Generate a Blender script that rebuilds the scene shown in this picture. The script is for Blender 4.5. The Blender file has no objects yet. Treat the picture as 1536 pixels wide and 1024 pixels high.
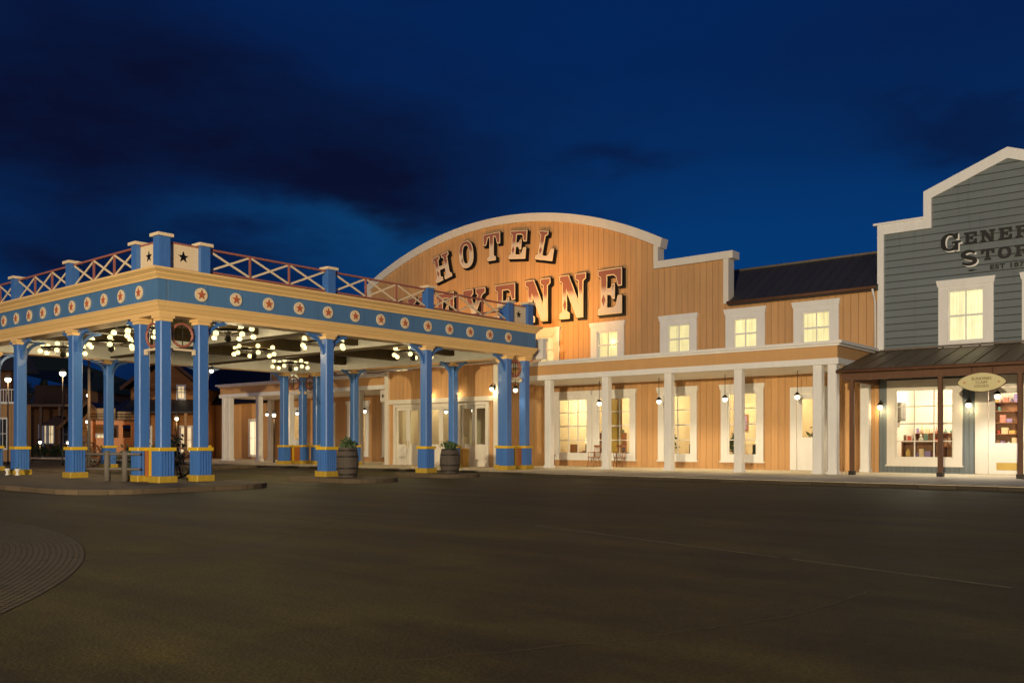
import bpy, math, random
from mathutils import Vector, Matrix
random.seed(7)
C = bpy.context.scene.collection
R = math.radians
PI = math.pi

# ------------------------------------------------------------------ materials
def newmat(name):
    m = bpy.data.materials.new(name); m.use_nodes = True
    nt = m.node_tree; b = nt.nodes['Principled BSDF']
    return m, nt, b
def N(nt, t, **k):
    n = nt.nodes.new(t)
    for a, v in k.items(): setattr(n, a, v)
    return n
def math_(nt, op, a, b=None, c=None, clamp=False):
    n = nt.nodes.new('ShaderNodeMath'); n.operation = op; n.use_clamp = clamp
    for i, v in enumerate((a, b, c)):
        if v is None: continue
        if isinstance(v, (int, float)): n.inputs[i].default_value = v
        else: nt.links.new(v, n.inputs[i])
    return n.outputs[0]
def mixc(nt, fac, a, b, mode='MIX'):
    n = nt.nodes.new('ShaderNodeMix'); n.data_type = 'RGBA'; n.blend_type = mode
    for s, v in ((0, fac), (6, a), (7, b)):
        if isinstance(v, (int, float)): n.inputs[s].default_value = v
        elif isinstance(v, tuple): n.inputs[s].default_value = (*v, 1)
        else: nt.links.new(v, n.inputs[s])
    return n.outputs[2]
def noise(nt, vec, scale, detail=4, rough=.55):
    n = nt.nodes.new('ShaderNodeTexNoise'); n.inputs['Scale'].default_value = scale
    n.inputs['Detail'].default_value = detail; n.inputs['Roughness'].default_value = rough
    if vec is not None: nt.links.new(vec, n.inputs['Vector'])
    return n.outputs[0]
def paint(name, col, rough=.5, var=.18, nscale=3.0, metal=0, bump=.15, spec=.4, stretch=(1,1,.25), coat=0):
    m, nt, b = newmat(name)
    tc = N(nt, 'ShaderNodeTexCoord'); mp = N(nt, 'ShaderNodeMapping'); mp.inputs['Scale'].default_value = stretch
    nt.links.new(tc.outputs['Object'], mp.inputs[0])
    n1 = noise(nt, mp.outputs[0], nscale, 6, .6); n2 = noise(nt, mp.outputs[0], nscale*9, 3, .5)
    f = math_(nt, 'MULTIPLY_ADD', n1, 2*var, 1-var)
    f = math_(nt, 'MULTIPLY', f, math_(nt, 'MULTIPLY_ADD', n2, var, 1-var*.5))
    cm = N(nt, 'ShaderNodeVectorMath', operation='SCALE'); cm.inputs[0].default_value = col
    nt.links.new(f, cm.inputs['Scale']); nt.links.new(cm.outputs[0], b.inputs['Base Color'])
    b.inputs['Roughness'].default_value = rough; b.inputs['Metallic'].default_value = metal
    b.inputs['Specular IOR Level'].default_value = spec
    if coat: b.inputs['Coat Weight'].default_value = coat
    if bump:
        bp = N(nt, 'ShaderNodeBump'); bp.inputs['Strength'].default_value = bump; bp.inputs['Distance'].default_value = .02
        nt.links.new(n2, bp.inputs['Height']); nt.links.new(bp.outputs[0], b.inputs['Normal'])
    return m
def boards(name, col, axis, pitch, rough=.6, gap=.05, var=.12, depth=.02, saw=False, groove=.55):
    """painted boards: axis 0/1/2 is the direction along which boards repeat"""
    m, nt, b = newmat(name)
    tc = N(nt, 'ShaderNodeTexCoord'); sp = N(nt, 'ShaderNodeSeparateXYZ'); nt.links.new(tc.outputs['Object'], sp.inputs[0])
    if axis == 'xy': a = math_(nt, 'ADD', sp.outputs[0], sp.outputs[1])
    else: a = sp.outputs[axis]
    u = math_(nt, 'DIVIDE', a, pitch); fr = math_(nt, 'FRACT', u); fl = math_(nt, 'FLOOR', u)
    wn = N(nt, 'ShaderNodeTexWhiteNoise', noise_dimensions='1D'); nt.links.new(fl, wn.inputs['W'])
    e = math_(nt, 'MINIMUM', fr, math_(nt, 'SUBTRACT', 1.0, fr))
    g = math_(nt, 'SMOOTH_MIN', math_(nt, 'DIVIDE', e, gap), 1.0, .3, clamp=True)      # 0 in the groove
    mp = N(nt, 'ShaderNodeMapping'); mp.inputs['Scale'].default_value = (4,4,.35) if axis != 2 else (.35,.35,5)
    nt.links.new(tc.outputs['Object'], mp.inputs[0])
    n1 = noise(nt, mp.outputs[0], 1.6, 7, .65); n3 = noise(nt, tc.outputs['Object'], .35, 3)
    f = math_(nt, 'MULTIPLY_ADD', wn.outputs[0], var, 1-var/2)
    f = math_(nt, 'MULTIPLY', f, math_(nt, 'MULTIPLY_ADD', n1, .3, .85))
    f = math_(nt, 'MULTIPLY', f, math_(nt, 'MULTIPLY_ADD', n3, .35, .82))
    mp2 = N(nt, 'ShaderNodeMapping'); mp2.inputs['Scale'].default_value = (7,7,.16) ; nt.links.new(tc.outputs['Object'], mp2.inputs[0])
    st = noise(nt, mp2.outputs[0], 1.0, 5, .7)
    f = math_(nt, 'MULTIPLY', f, math_(nt, 'SUBTRACT', 1.0, math_(nt, 'MULTIPLY', math_(nt, 'SUBTRACT', st, .56, clamp=True), 1.6)))
    f = math_(nt, 'MULTIPLY', f, math_(nt, 'MULTIPLY_ADD', g, 1-groove, groove))
    cm = N(nt, 'ShaderNodeVectorMath', operation='SCALE'); cm.inputs[0].default_value = col
    nt.links.new(f, cm.inputs['Scale']); nt.links.new(cm.outputs[0], b.inputs['Base Color'])
    b.inputs['Roughness'].default_value = rough; b.inputs['Specular IOR Level'].default_value = .3
    bp = N(nt, 'ShaderNodeBump'); bp.inputs['Distance'].default_value = depth; bp.inputs['Strength'].default_value = .8
    h = math_(nt, 'ADD', g, math_(nt, 'MULTIPLY', n1, .25))
    if saw: h = math_(nt, 'ADD', h, math_(nt, 'SUBTRACT', 1.0, fr))
    nt.links.new(h, bp.inputs['Height']); nt.links.new(bp.outputs[0], b.inputs['Normal'])
    return m
def glow(name, col, s):
    m, nt, b = newmat(name)
    b.inputs['Base Color'].default_value = (*col, 1); b.inputs['Emission Color'].default_value = (*col, 1)
    b.inputs['Emission Strength'].default_value = s; b.inputs['Roughness'].default_value = .3
    return m
def glassmat(name, tint=(.9,.95,.92)):
    m, nt, b = newmat(name)
    out = nt.nodes['Material Output']; nt.nodes.remove(b)
    tr = N(nt, 'ShaderNodeBsdfTransparent'); tr.inputs[0].default_value = (*tint, 1)
    gl = N(nt, 'ShaderNodeBsdfGlossy'); gl.inputs['Roughness'].default_value = .14
    fr = N(nt, 'ShaderNodeFresnel'); fr.inputs[0].default_value = 1.45
    mx = N(nt, 'ShaderNodeMixShader')
    ge = N(nt, 'ShaderNodeNewGeometry')
    nt.links.new(math_(nt, 'MULTIPLY', fr.outputs[0], math_(nt, 'SUBTRACT', 1.0, ge.outputs['Backfacing'])), mx.inputs[0]); nt.links.new(tr.outputs[0], mx.inputs[1]); nt.links.new(gl.outputs[0], mx.inputs[2])
    nt.links.new(mx.outputs[0], out.inputs[0]); return m
def curtainmat(name, col, s):  # emission stands in for room light coming through the pleated cloth
    m, nt, b = newmat(name)
    tc = N(nt, 'ShaderNodeTexCoord'); mp = N(nt, 'ShaderNodeMapping'); mp.inputs['Scale'].default_value = (14, 14, .6)
    nt.links.new(tc.outputs['Object'], mp.inputs[0]); n1 = noise(nt, mp.outputs[0], 1.0, 3)
    n2 = noise(nt, tc.outputs['Object'], 1.3, 2)
    f = math_(nt, 'MULTIPLY', math_(nt, 'MULTIPLY_ADD', n1, 1.1, .4), math_(nt, 'MULTIPLY_ADD', n2, .8, .6))
    b.inputs['Base Color'].default_value = (.7,.62,.42,1); b.inputs['Emission Color'].default_value = (*col, 1)
    oi = N(nt, 'ShaderNodeObjectInfo'); f = math_(nt, 'MULTIPLY', f, math_(nt, 'MULTIPLY_ADD', oi.outputs['Random'], .45, .72))
    nt.links.new(math_(nt, 'MULTIPLY', f, s), b.inputs['Emission Strength']); return m

WARM = (1, .72, .38)
M = {}
M['orange'] = boards('orange_boards', (.57,.33,.150), 0, .30, groove=.72)
M['orange_side'] = boards('orange_boards_side', (.57,.33,.150), 1, .30, groove=.72)
M['orange_plain'] = paint('orange_paint', (.57,.335,.145), .55, .10)
M['white'] = paint('white_paint', (.78,.78,.77), .5, .12)
M['white_bright'] = paint('bright_white_paint', (.74,.70,.62), .45, .08)
M['cream'] = paint('cream_paint', (.86,.58,.25), .45, .10, stretch=(.3,.3,2))
M['cream_pale'] = paint('pale_cream_paint', (.82,.66,.44), .5, .08)
M['yellow'] = paint('yellow_paint', (.66,.43,.02), .45, .15)
M['yellow_worn'] = paint('worn_yellow_paint', (.42,.28,.03), .6, .35, 6)
M['blue'] = paint('blue_paint', (.062,.178,.50), .42, .26, 5, coat=.15, stretch=(1,1,.12))
M['blue_frieze'] = boards('blue_frieze_boards', (.085,.20,.40), 'xy', 1.17, .42, gap=.012, var=.14, groove=.7)
M['red'] = paint('red_paint', (.36,.13,.095), .5, .15)
M['star_red'] = paint('star_red_paint', (.50,.13,.05), .5, .1)
M['black'] = paint('black_paint', (.006,.0055,.006), .45, .2)
M['iron'] = paint('dark_iron', (.03,.025,.02), .5, .2, metal=.4)
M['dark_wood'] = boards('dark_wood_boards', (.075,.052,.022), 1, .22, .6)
M['brown_wood'] = paint('brown_wood', (.12,.055,.028), .65, .4, 6, bump=.4)
M['grey_wood'] = paint('grey_weathered_wood', (.16,.14,.12), .8, .4, 8, bump=.5)
M['store_upper'] = boards('teal_clapboard', (.160,.190,.205), 2, .27, .6, gap=.07, var=.08, depth=.05, saw=True, groove=.45)
M['store_lower'] = boards('teal_vertical_boards', (.160,.190,.205), 0, .16, .6, groove=.6)
M['roof'] = boards('dark_roof_sheets', (.046,.046,.048), 0, .45, .5, gap=.06, groove=.6)
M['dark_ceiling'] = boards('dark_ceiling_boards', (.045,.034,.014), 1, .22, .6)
M['roof_dark'] = boards('black_roof_sheets', (.012,.011,.012), 0, .45, .6, gap=.06, groove=.6)
M['rust_roof'] = boards('weathered_metal_roof', (.15,.115,.07), 0, .62, .5, gap=.03, groove=.45)
M['glass'] = glassmat('window_glass')
M['globe'] = glow('lit_globe_glass', (1, .86, .42), 1.6)
M['globe_white'] = glow('lit_white_globe_glass', (1, .92, .66), 4)
M['curtain'] = curtainmat('lit_window_curtain', (1, .74, .40), .80)
M['curtain_store'] = curtainmat('lit_store_curtain', (1, .78, .48), 1.0)
M['ochre'] = paint('ochre_curtain', (.62,.36,.08), .8, .2)
M['store_plaster'] = paint('pale_store_plaster', (.80,.70,.58), .8, .05)
M['plaster'] = paint('warm_interior_plaster', (.78,.68,.52), .8, .1)
M['leaf'] = paint('leaf', (.05,.085,.03), .6, .4, 5)
M['leaf_dark'] = paint('dark_foliage', (.03,.045,.02), .7, .4, 3)
M['bark'] = paint('bark', (.06,.045,.03), .9, .4, 8, bump=.6)
M['coach'] = paint('orange_coach_paint', (.42,.14,.03), .35, .2)
M['barrel_wood'] = paint('dark_barrel_wood', (.075,.06,.05), .7, .5, 9, bump=.5)
M['canvas'] = paint('tan_canvas', (.25,.20,.14), .8, .2)
M['gold'] = paint('sign_yellow', (.62,.56,.30), .5, .12)
M['brass'] = paint('brass', (.6,.42,.12), .35, .1, metal=.8)
M['interior_wood'] = paint('red_brown_furniture', (.28,.11,.045), .45, .3, 5)
M['walkway'] = None

# letter face: painted cream with a red upper part and cream edge
def letterpaint():
    m, nt, b = newmat('painted_letter_inlay')
    tc = N(nt, 'ShaderNodeTexCoord'); sp = N(nt, 'ShaderNodeSeparateXYZ'); nt.links.new(tc.outputs['Object'], sp.inputs[0])
    n = noise(nt, tc.outputs['Object'], 3.0, 3)
    h = math_(nt, 'ADD', sp.outputs[2], math_(nt, 'MULTIPLY_ADD', n, .12, -.06))
    up = math_(nt, 'MULTIPLY_ADD', math_(nt, 'SUBTRACT', h, .56), 6, .5, clamp=True)
    dm = math_(nt, 'ADD', math_(nt, 'ABSOLUTE', math_(nt, 'SUBTRACT', h, .33)), math_(nt, 'MULTIPLY', math_(nt, 'ABSOLUTE', math_(nt, 'SUBTRACT', sp.outputs[0], .19)), 2.2))
    di = math_(nt, 'LESS_THAN', dm, .14)
    f = math_(nt, 'MAXIMUM', up, di)
    nt.links.new(mixc(nt, f, (.66,.58,.50), (.29,.115,.085)), b.inputs['Base Color']); b.inputs['Roughness'].default_value = .5
    return m
M['inlay'] = letterpaint()

# ------------------------------------------------------------------ mesh builder
class MB:
    def __init__(s): s.v = []; s.f = []; s.sm = []
    def add(s, vs, fs, smooth=False, mat=None):
        o = len(s.v)
        s.v += [tuple(mat @ Vector(p)) if mat else tuple(p) for p in vs]
        for f in fs: s.f.append([i+o for i in f]); s.sm.append(smooth)
        return s
    def box(s, x0, x1, y0, y1, z0, z1, mat=None):
        vs = [(x,y,z) for z in (z0,z1) for y in (y0,y1) for x in (x0,x1)]
        return s.add(vs, [(0,2,3,1),(4,5,7,6),(0,1,5,4),(2,6,7,3),(0,4,6,2),(1,3,7,5)], mat=mat)
    def cbox(s, cx, cy, z0, z1, w, d=None, bev=0):
        d = w if d is None else d
        if not bev: return s.box(cx-w/2, cx+w/2, cy-d/2, cy+d/2, z0, z1)
        a, b = w/2, d/2; c = bev
        ring = [(-a+c,-b),(a-c,-b),(a,-b+c),(a,b-c),(a-c,b),(-a+c,b),(-a,b-c),(-a,-b+c)]
        return s.prism([(cx+x, cy+y) for x, y in ring], z0, z1)
    def prism(s, pts, z0, z1, mat=None):
        n = len(pts)
        vs = [(x,y,z0) for x,y in pts] + [(x,y,z1) for x,y in pts]
        fs = [list(range(n))[::-1], list(range(n,2*n))] + [(i,(i+1)%n,(i+1)%n+n,i+n) for i in range(n)]
        return s.add(vs, fs, mat=mat)
    def bar(s, a, b, w, h=None):
        """rectangular bar from a to b"""
        h = w if h is None else h
        a, b = Vector(a), Vector(b); d = (b-a).normalized()
        up = Vector((0,0,1)) if abs(d.z) < .95 else Vector((1,0,0))
        x = d.cross(up).normalized(); y = x.cross(d).normalized()
        vs = [p + x*i*w/2 + y*j*h/2 for p in (a,b) for i,j in ((-1,-1),(1,-1),(1,1),(-1,1))]
        return s.add(vs, [(3,2,1,0),(4,5,6,7),(0,1,5,4),(1,2,6,5),(2,3,7,6),(3,0,4,7)])
    def tube(s, pts, r, n=8, closed=False):
        pts = [Vector(p) for p in pts]; k = len(pts); vs = []; fs = []
        for i, p in enumerate(pts):
            if closed: d = pts[(i+1)%k]-pts[i-1]
            else: d = pts[min(i+1,k-1)]-pts[max(i-1,0)]
            d.normalize(); up = Vector((0,0,1)) if abs(d.z) < .9 else Vector((1,0,0))
            x = d.cross(up).normalized(); y = x.cross(d)
            rr = r[i] if isinstance(r, (list,tuple)) else r
            vs += [p + (x*math.cos(2*PI*j/n) + y*math.sin(2*PI*j/n))*rr for j in range(n)]
        for i in range(k if closed else k-1):
            for j in range(n):
                a = i*n; b = ((i+1)%k)*n
                fs.append((a+j, a+(j+1)%n, b+(j+1)%n, b+j))
        if not closed: fs += [list(range(n))[::-1], [(k-1)*n+j for j in range(n)]]
        return s.add(vs, fs, True)
    def lathe(s, prof, c=(0,0,0), n=20, smooth=True, mat=None):
        vs = []; fs = []
        for r, z in prof:
            vs += [(c[0]+r*math.cos(2*PI*j/n), c[1]+r*math.sin(2*PI*j/n), c[2]+z) for j in range(n)]
        for i in range(len(prof)-1):
            for j in range(n): fs.append((i*n+j, i*n+(j+1)%n, (i+1)*n+(j+1)%n, (i+1)*n+j))
        fs.append(list(range(n))[::-1]); fs.append([(len(prof)-1)*n+j for j in range(n)])
        return s.add(vs, fs, smooth, mat)
    def ball(s, c, r, n=12, sz=1):
        return s.lathe([(max(r*math.sin(PI*i/8), .001), -r*math.cos(PI*i/8)*sz) for i in range(9)], c, n)
    def build(s, name, mat, parent=None, loc=None):
        me = bpy.data.meshes.new(name); me.from_pydata(s.v, [], s.f); me.update()
        me.polygons.foreach_set('use_smooth', s.sm)
        if mat: me.materials.append(M[mat] if isinstance(mat, str) else mat)
        o = bpy.data.objects.new(name, me); C.objects.link(o)
        if parent: o.parent = parent
        if loc: o.location = loc
        return o
def tag(o, label=None, cat=None, group=None, kind=None):
    if label: o['label'] = label
    if cat: o['category'] = cat
    if group: o['group'] = group
    if kind: o['kind'] = kind
    return o
def thing(name, label, cat, loc=(0,0,0), rz=0, group=None):
    o = bpy.data.objects.new(name, None); C.objects.link(o); o.location = loc; o.rotation_euler = (0,0,rz)
    return tag(o, label, cat, group)
def copy_tree(o, loc=None, rz=None, parent=None, label=None):
    c = o.copy(); C.objects.link(c)
    if parent is not None: c.parent = parent
    if loc is not None: c.location = loc
    if rz is not None: c.rotation_euler = (0,0,rz)
    if label: c['label'] = label
    for ch in list(o.children): copy_tree(ch, parent=c)
    return c

# filled outline (with holes) extruded; local plane XY -> world XZ, thickness goes from y=-t to y=0
def outline_mesh(name, loops, t, offset=0.0, xz=True):
    cu = bpy.data.curves.new('outline', 'CURVE'); cu.dimensions = '2D'; cu.fill_mode = 'BOTH'
    for lp in loops:
        sp = cu.splines.new('POLY'); sp.points.add(len(lp)-1); sp.use_cyclic_u = True
        for i, (x, y) in enumerate(lp): sp.points[i].co = (x, y, 0, 1)
    cu.extrude = t/2; cu.offset = offset
    ob = bpy.data.objects.new('outline', cu); me = bpy.data.meshes.new_from_object(ob)
    me.name = name; bpy.data.objects.remove(ob); bpy.data.curves.remove(cu)
    if xz: me.transform(Matrix(((1,0,0,0),(0,0,-1,-t/2),(0,1,0,0),(0,0,0,1))))
    else: me.transform(Matrix.Translation((0,0,t/2)))
    return me
def outline(name, loops, t, mat, parent=None, loc=(0,0,0), offset=0.0, xz=True, rot=None, bake=False):
    me = outline_mesh(name, loops, t, offset, xz)
    if bake: me.transform(Matrix.Translation(loc)); loc = (0,0,0)
    me.materials.append(M[mat] if isinstance(mat, str) else mat)
    o = bpy.data.objects.new(name, me); C.objects.link(o); o.location = loc
    if rot: o.rotation_euler = rot
    if parent: o.parent = parent
    return o
def rect(x0, x1, z0, z1): return [(x0,z0),(x1,z0),(x1,z1),(x0,z1)]
def star_pts(r, ri=.40, c=(0,0), n=5, rot=PI/2):
    return [(c[0]+(r if i%2==0 else r*ri)*math.cos(rot+i*PI/n), c[1]+(r if i%2==0 else r*ri)*math.sin(rot+i*PI/n)) for i in range(2*n)]
def circ(r, n=28, c=(0,0)): return [(c[0]+r*math.cos(2*PI*i/n), c[1]+r*math.sin(2*PI*i/n)) for i in range(n)]

# ------------------------------------------------------------------ camera
cam = bpy.data.cameras.new('camera'); co = bpy.data.objects.new('camera', cam); C.objects.link(co)
co.location = (0, 0, 1.15); co.rotation_euler = (R(90), 0, math.atan2(.6403, .7681))
cam.sensor_width = 36; cam.lens = 1357/1536*36; cam.shift_y = (663-512)/1536; cam.clip_end = 2000; cam.clip_start = .1
bpy.context.scene.camera = co

# ------------------------------------------------------------------ world: deep dusk sky with cloud banks
def camdir(x, y):
    cx, cz = (x-768)/1357, (663-y)/1357
    return Vector((.7681*cx-.6403, .6403*cx+.7681, cz)).normalized()
w = bpy.data.worlds.new('World'); bpy.context.scene.world = w; w.use_nodes = True
nt = w.node_tree; bg = nt.nodes['Background']
sky = N(nt, 'ShaderNodeTexSky', sky_type='NISHITA'); sky.sun_disc = False
sky.sun_elevation = R(-3.0); sky.sun_rotation = R(160); sky.altitude = 50; sky.ozone_density = 3.0
tc = N(nt, 'ShaderNodeTexCoord')
nrm = N(nt, 'ShaderNodeVectorMath', operation='NORMALIZE'); nt.links.new(tc.outputs['Generated'], nrm.inputs[0])
D0 = nrm.outputs[0]
mpz = N(nt, 'ShaderNodeMapping'); mpz.inputs['Scale'].default_value = (1,1,2.6); nt.links.new(D0, mpz.inputs[0])
nn = N(nt, 'ShaderNodeTexNoise'); nn.inputs['Scale'].default_value = 2.6; nn.inputs['Detail'].default_value = 6; nn.inputs['Roughness'].default_value = .55
nt.links.new(mpz.outputs[0], nn.inputs['Vector'])
wob = N(nt, 'ShaderNodeVectorMath', operation='SUBTRACT'); nt.links.new(nn.outputs['Color'], wob.inputs[0]); wob.inputs[1].default_value = (.5,.5,.5)
ws = N(nt, 'ShaderNodeVectorMath', operation='SCALE'); nt.links.new(wob.outputs[0], ws.inputs[0]); ws.inputs['Scale'].default_value = .28
DW = N(nt, 'ShaderNodeVectorMath', operation='ADD'); nt.links.new(D0, DW.inputs[0]); nt.links.new(ws.outputs[0], DW.inputs[1])
def blob(x, y, rx, rz, soft=1.0):
    """cloud bank round a compass direction: wide rx, high rz (radians)"""
    d = camdir(x, y); az = Vector((d.y, -d.x, 0)).normalized(); up = az.cross(d)
    a = N(nt, 'ShaderNodeVectorMath', operation='DOT_PRODUCT'); nt.links.new(DW.outputs[0], a.inputs[0]); a.inputs[1].default_value = az
    b = N(nt, 'ShaderNodeVectorMath', operation='DOT_PRODUCT'); nt.links.new(DW.outputs[0], b.inputs[0]); b.inputs[1].default_value = up
    f = N(nt, 'ShaderNodeVectorMath', operation='DOT_PRODUCT'); nt.links.new(DW.outputs[0], f.inputs[0]); f.inputs[1].default_value = d
    qa = math_(nt, 'POWER', math_(nt, 'ABSOLUTE', math_(nt, 'DIVIDE', a.outputs['Value'], rx)), 2)
    qb = math_(nt, 'POWER', math_(nt, 'ABSOLUTE', math_(nt, 'DIVIDE', b.outputs['Value'], rz)), 2)
    e = math_(nt, 'EXPONENT', math_(nt, 'MULTIPLY', math_(nt, 'ADD', qa, qb), -1.0))
    return math_(nt, 'MULTIPLY', e, math_(nt, 'GREATER_THAN', f.outputs['Value'], 0))
sep = N(nt, 'ShaderNodeSeparateXYZ'); nt.links.new(D0, sep.inputs[0])
ramp = N(nt, 'ShaderNodeValToRGB'); cr = ramp.color_ramp
cr.elements[0].position = 0; cr.elements[0].color = (.0012,.046,.185,1)
cr.elements[1].position = 1; cr.elements[1].color = (.001,.006,.04,1)
e = cr.elements.new(.22); e.color = (.0006,.041,.175,1)
e = cr.elements.new(.38); e.color = (.0006,.020,.108,1)
nt.links.new(sep.outputs[2], ramp.inputs[0])
# the Nishita twilight adds a faint brightening; the ramp carries the deep blue
base = mixc(nt, .04, ramp.outputs[0], sky.outputs[0])
dark = None
for k, (x, y, rx, rz, s) in enumerate([(260,170,.36,.105,.95),(480,270,.16,.06,.8),(60,60,.2,.12,.75),(90,360,.2,.035,.9),(330,400,.10,.02,.55),
                                       (960,225,.055,.014,.55),(1440,190,.10,.022,.55),(880,330,.05,.008,.25),(1500,60,.25,.12,.35),(590,310,.05,.025,.5),(120,250,.25,.05,.35),(120,590,.45,.11,.85),(700,200,.12,.05,.25)]):
    q = math_(nt, 'MULTIPLY', blob(x, y, rx, rz), s)
    dark = q if dark is None else math_(nt, 'SUBTRACT', math_(nt, 'ADD', dark, q), math_(nt, 'MULTIPLY', dark, q))
nf = noise(nt, mpz.outputs[0], 5.0, 7, .6)
dark = math_(nt, 'MULTIPLY', dark, math_(nt, 'MULTIPLY_ADD', nf, .8, .6), clamp=True)
skyc = mixc(nt, dark, base, (.0028,.0052,.026))
lit = math_(nt, 'ADD', math_(nt, 'MULTIPLY', blob(350, 345, .10, .018), .25), math_(nt, 'MULTIPLY', blob(560, 365, .10, .025), .35))
lit = math_(nt, 'MULTIPLY', lit, math_(nt, 'MULTIPLY_ADD', nf, 1.2, .4))
skyc = mixc(nt, lit, skyc, (.004,.072,.22))
nt.links.new(skyc, bg.inputs['Color']); bg.inputs['Strength'].default_value = 1.0

# ------------------------------------------------------------------ weak warm fill sun added to keep shaded sides from going black
fill_sun = bpy.data.lights.new('fill_sun', 'SUN'); so = bpy.data.objects.new('fill_sun', fill_sun); C.objects.link(so)
dv = Vector((-.50, .89, -math.tan(R(9)))).normalized()
so.rotation_euler = dv.to_track_quat('-Z', 'Y').to_euler()
fill_sun.energy = .22; fill_sun.angle = R(12); fill_sun.color = (1, .86, .70)

def plight(name, loc, power, col=WARM, radius=.15, typ='POINT', **k):
    l = bpy.data.lights.new(name, typ); l.energy = power; l.color = col; l.shadow_soft_size = radius
    for a, v in k.items(): setattr(l, a, v)
    o = bpy.data.objects.new(name, l); C.objects.link(o); o.location = loc; return o

# ------------------------------------------------------------------ ground
def roadmat():
    m, nt, b = newmat('worn_asphalt')
    tc = N(nt, 'ShaderNodeTexCoord'); P = tc.outputs['Object']
    big = noise(nt, P, .09, 5, .6); mid = noise(nt, P, .8, 6, .65); fine = noise(nt, P, 40, 3, .6)
    mp = N(nt, 'ShaderNodeMapping'); mp.inputs['Scale'].default_value = (.12,.9,1); mp.inputs['Rotation'].default_value = (0,0,R(48)); nt.links.new(P, mp.inputs[0])
    streak = noise(nt, mp.outputs[0], 1.2, 6, .7)
    f = math_(nt, 'MULTIPLY', math_(nt, 'MAXIMUM', math_(nt, 'MULTIPLY_ADD', big, 2.6, -.38), .35), math_(nt, 'MAXIMUM', math_(nt, 'MULTIPLY_ADD', mid, 2.2, -.15), .3))
    f = math_(nt, 'MULTIPLY', f, math_(nt, 'MAXIMUM', math_(nt, 'MULTIPLY_ADD', streak, 2.2, -.15), .3))
    f = math_(nt, 'MULTIPLY', f, math_(nt, 'MAXIMUM', math_(nt, 'MULTIPLY_ADD', fine, 2.4, -.25), .2))
    # cracks
    vo = N(nt, 'ShaderNodeTexVoronoi', feature='DISTANCE_TO_EDGE'); vo.inputs['Scale'].default_value = .22
    dn = N(nt, 'ShaderNodeTexNoise'); dn.inputs['Scale'].default_value = 1.5; dn.inputs['Detail'].default_value = 6; nt.links.new(P, dn.inputs['Vector'])
    ad = N(nt, 'ShaderNodeVectorMath', operation='ADD'); nt.links.new(P, ad.inputs[0]); nt.links.new(dn.outputs['Color'], ad.inputs[1]); nt.links.new(ad.outputs[0], vo.inputs['Vector'])
    ck = math_(nt, 'MULTIPLY_ADD', math_(nt, 'MULTIPLY', vo.outputs['Distance'], 60, clamp=True), .16, .84)
    f = math_(nt, 'MULTIPLY', f, ck)
    tint = mixc(nt, big, (.072,.053,.011), (.050,.040,.006))
    cm = N(nt, 'ShaderNodeVectorMath', operation='SCALE'); nt.links.new(tint, cm.inputs[0]); nt.links.new(f, cm.inputs['Scale'])
    nt.links.new(cm.outputs[0], b.inputs['Base Color'])
    nt.links.new(math_(nt, 'MULTIPLY_ADD', mid, .3, .55), b.inputs['Roughness']); b.inputs['Specular IOR Level'].default_value = .3
    bp = N(nt, 'ShaderNodeBump'); bp.inputs['Strength'].default_value = .5; bp.inputs['Distance'].default_value = .012
    nt.links.new(math_(nt, 'ADD', fine, math_(nt, 'MULTIPLY', mid, 3)), bp.inputs['Height']); nt.links.new(bp.outputs[0], b.inputs['Normal'])
    return m
M['road'] = roadmat()
M['walkway'] = boards('paved_walkway', (.68,.60,.44), 0, 1.5, .75, gap=.02, var=.2, depth=.006, groove=.6)
M['kerb'] = boards('kerb_stone', (.11,.08,.05), 'xy', 1.0, .8, gap=.02, var=.4, depth=.01, groove=.4)
M['island'] = paint('island_concrete', (.10,.075,.045), .8, .4, 1.5, bump=.4, stretch=(1,1,1))
g = MB(); g.add([(-400,-400,-.13),(400,-400,-.13),(400,400,-.13),(-400,400,-.13)], [(0,1,2,3)]); tag(g.build('road', 'road'), kind='structure')
# faint painted line
ln = MB()
a, b_ = Vector((-8.6,10.9)), Vector((2.5,7.7)); d = (b_-a).normalized(); nrmv = Vector((-d.y,d.x))*.03
segs = [(0,.4),(.415,.62),(.63,.86),(.88,1)]
for s0, s1 in segs:
    p, q = a.lerp(b_, s0), a.lerp(b_, s1)
    ln.add([(*(p-nrmv),-.126),(*(q-nrmv),-.126),(*(q+nrmv),-.126),(*(p+nrmv),-.126)], [(0,1,2,3)])
M['line'] = paint('worn_line_paint', (.12,.10,.055), .7, .8, 3, stretch=(1,1,1))
tag(ln.build('road_marking', 'line'), kind='structure')
def patchmat():
    m, nt, b = newmat('tar_patch'); tc = N(nt, 'ShaderNodeTexCoord'); n1 = noise(nt, tc.outputs['Object'], 2.0, 6, .7); n2 = noise(nt, tc.outputs['Object'], 45, 2)
    f = math_(nt, 'MULTIPLY', math_(nt, 'MULTIPLY_ADD', n1, 1.2, .3), math_(nt, 'MULTIPLY_ADD', n2, 1.2, .4))
    cm = N(nt, 'ShaderNodeVectorMath', operation='SCALE'); cm.inputs[0].default_value = (.050,.039,.010); nt.links.new(f, cm.inputs['Scale']); nt.links.new(cm.outputs[0], b.inputs['Base Color'])
    b.inputs['Roughness'].default_value = .6; return m
M['tar'] = patchmat()
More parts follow.
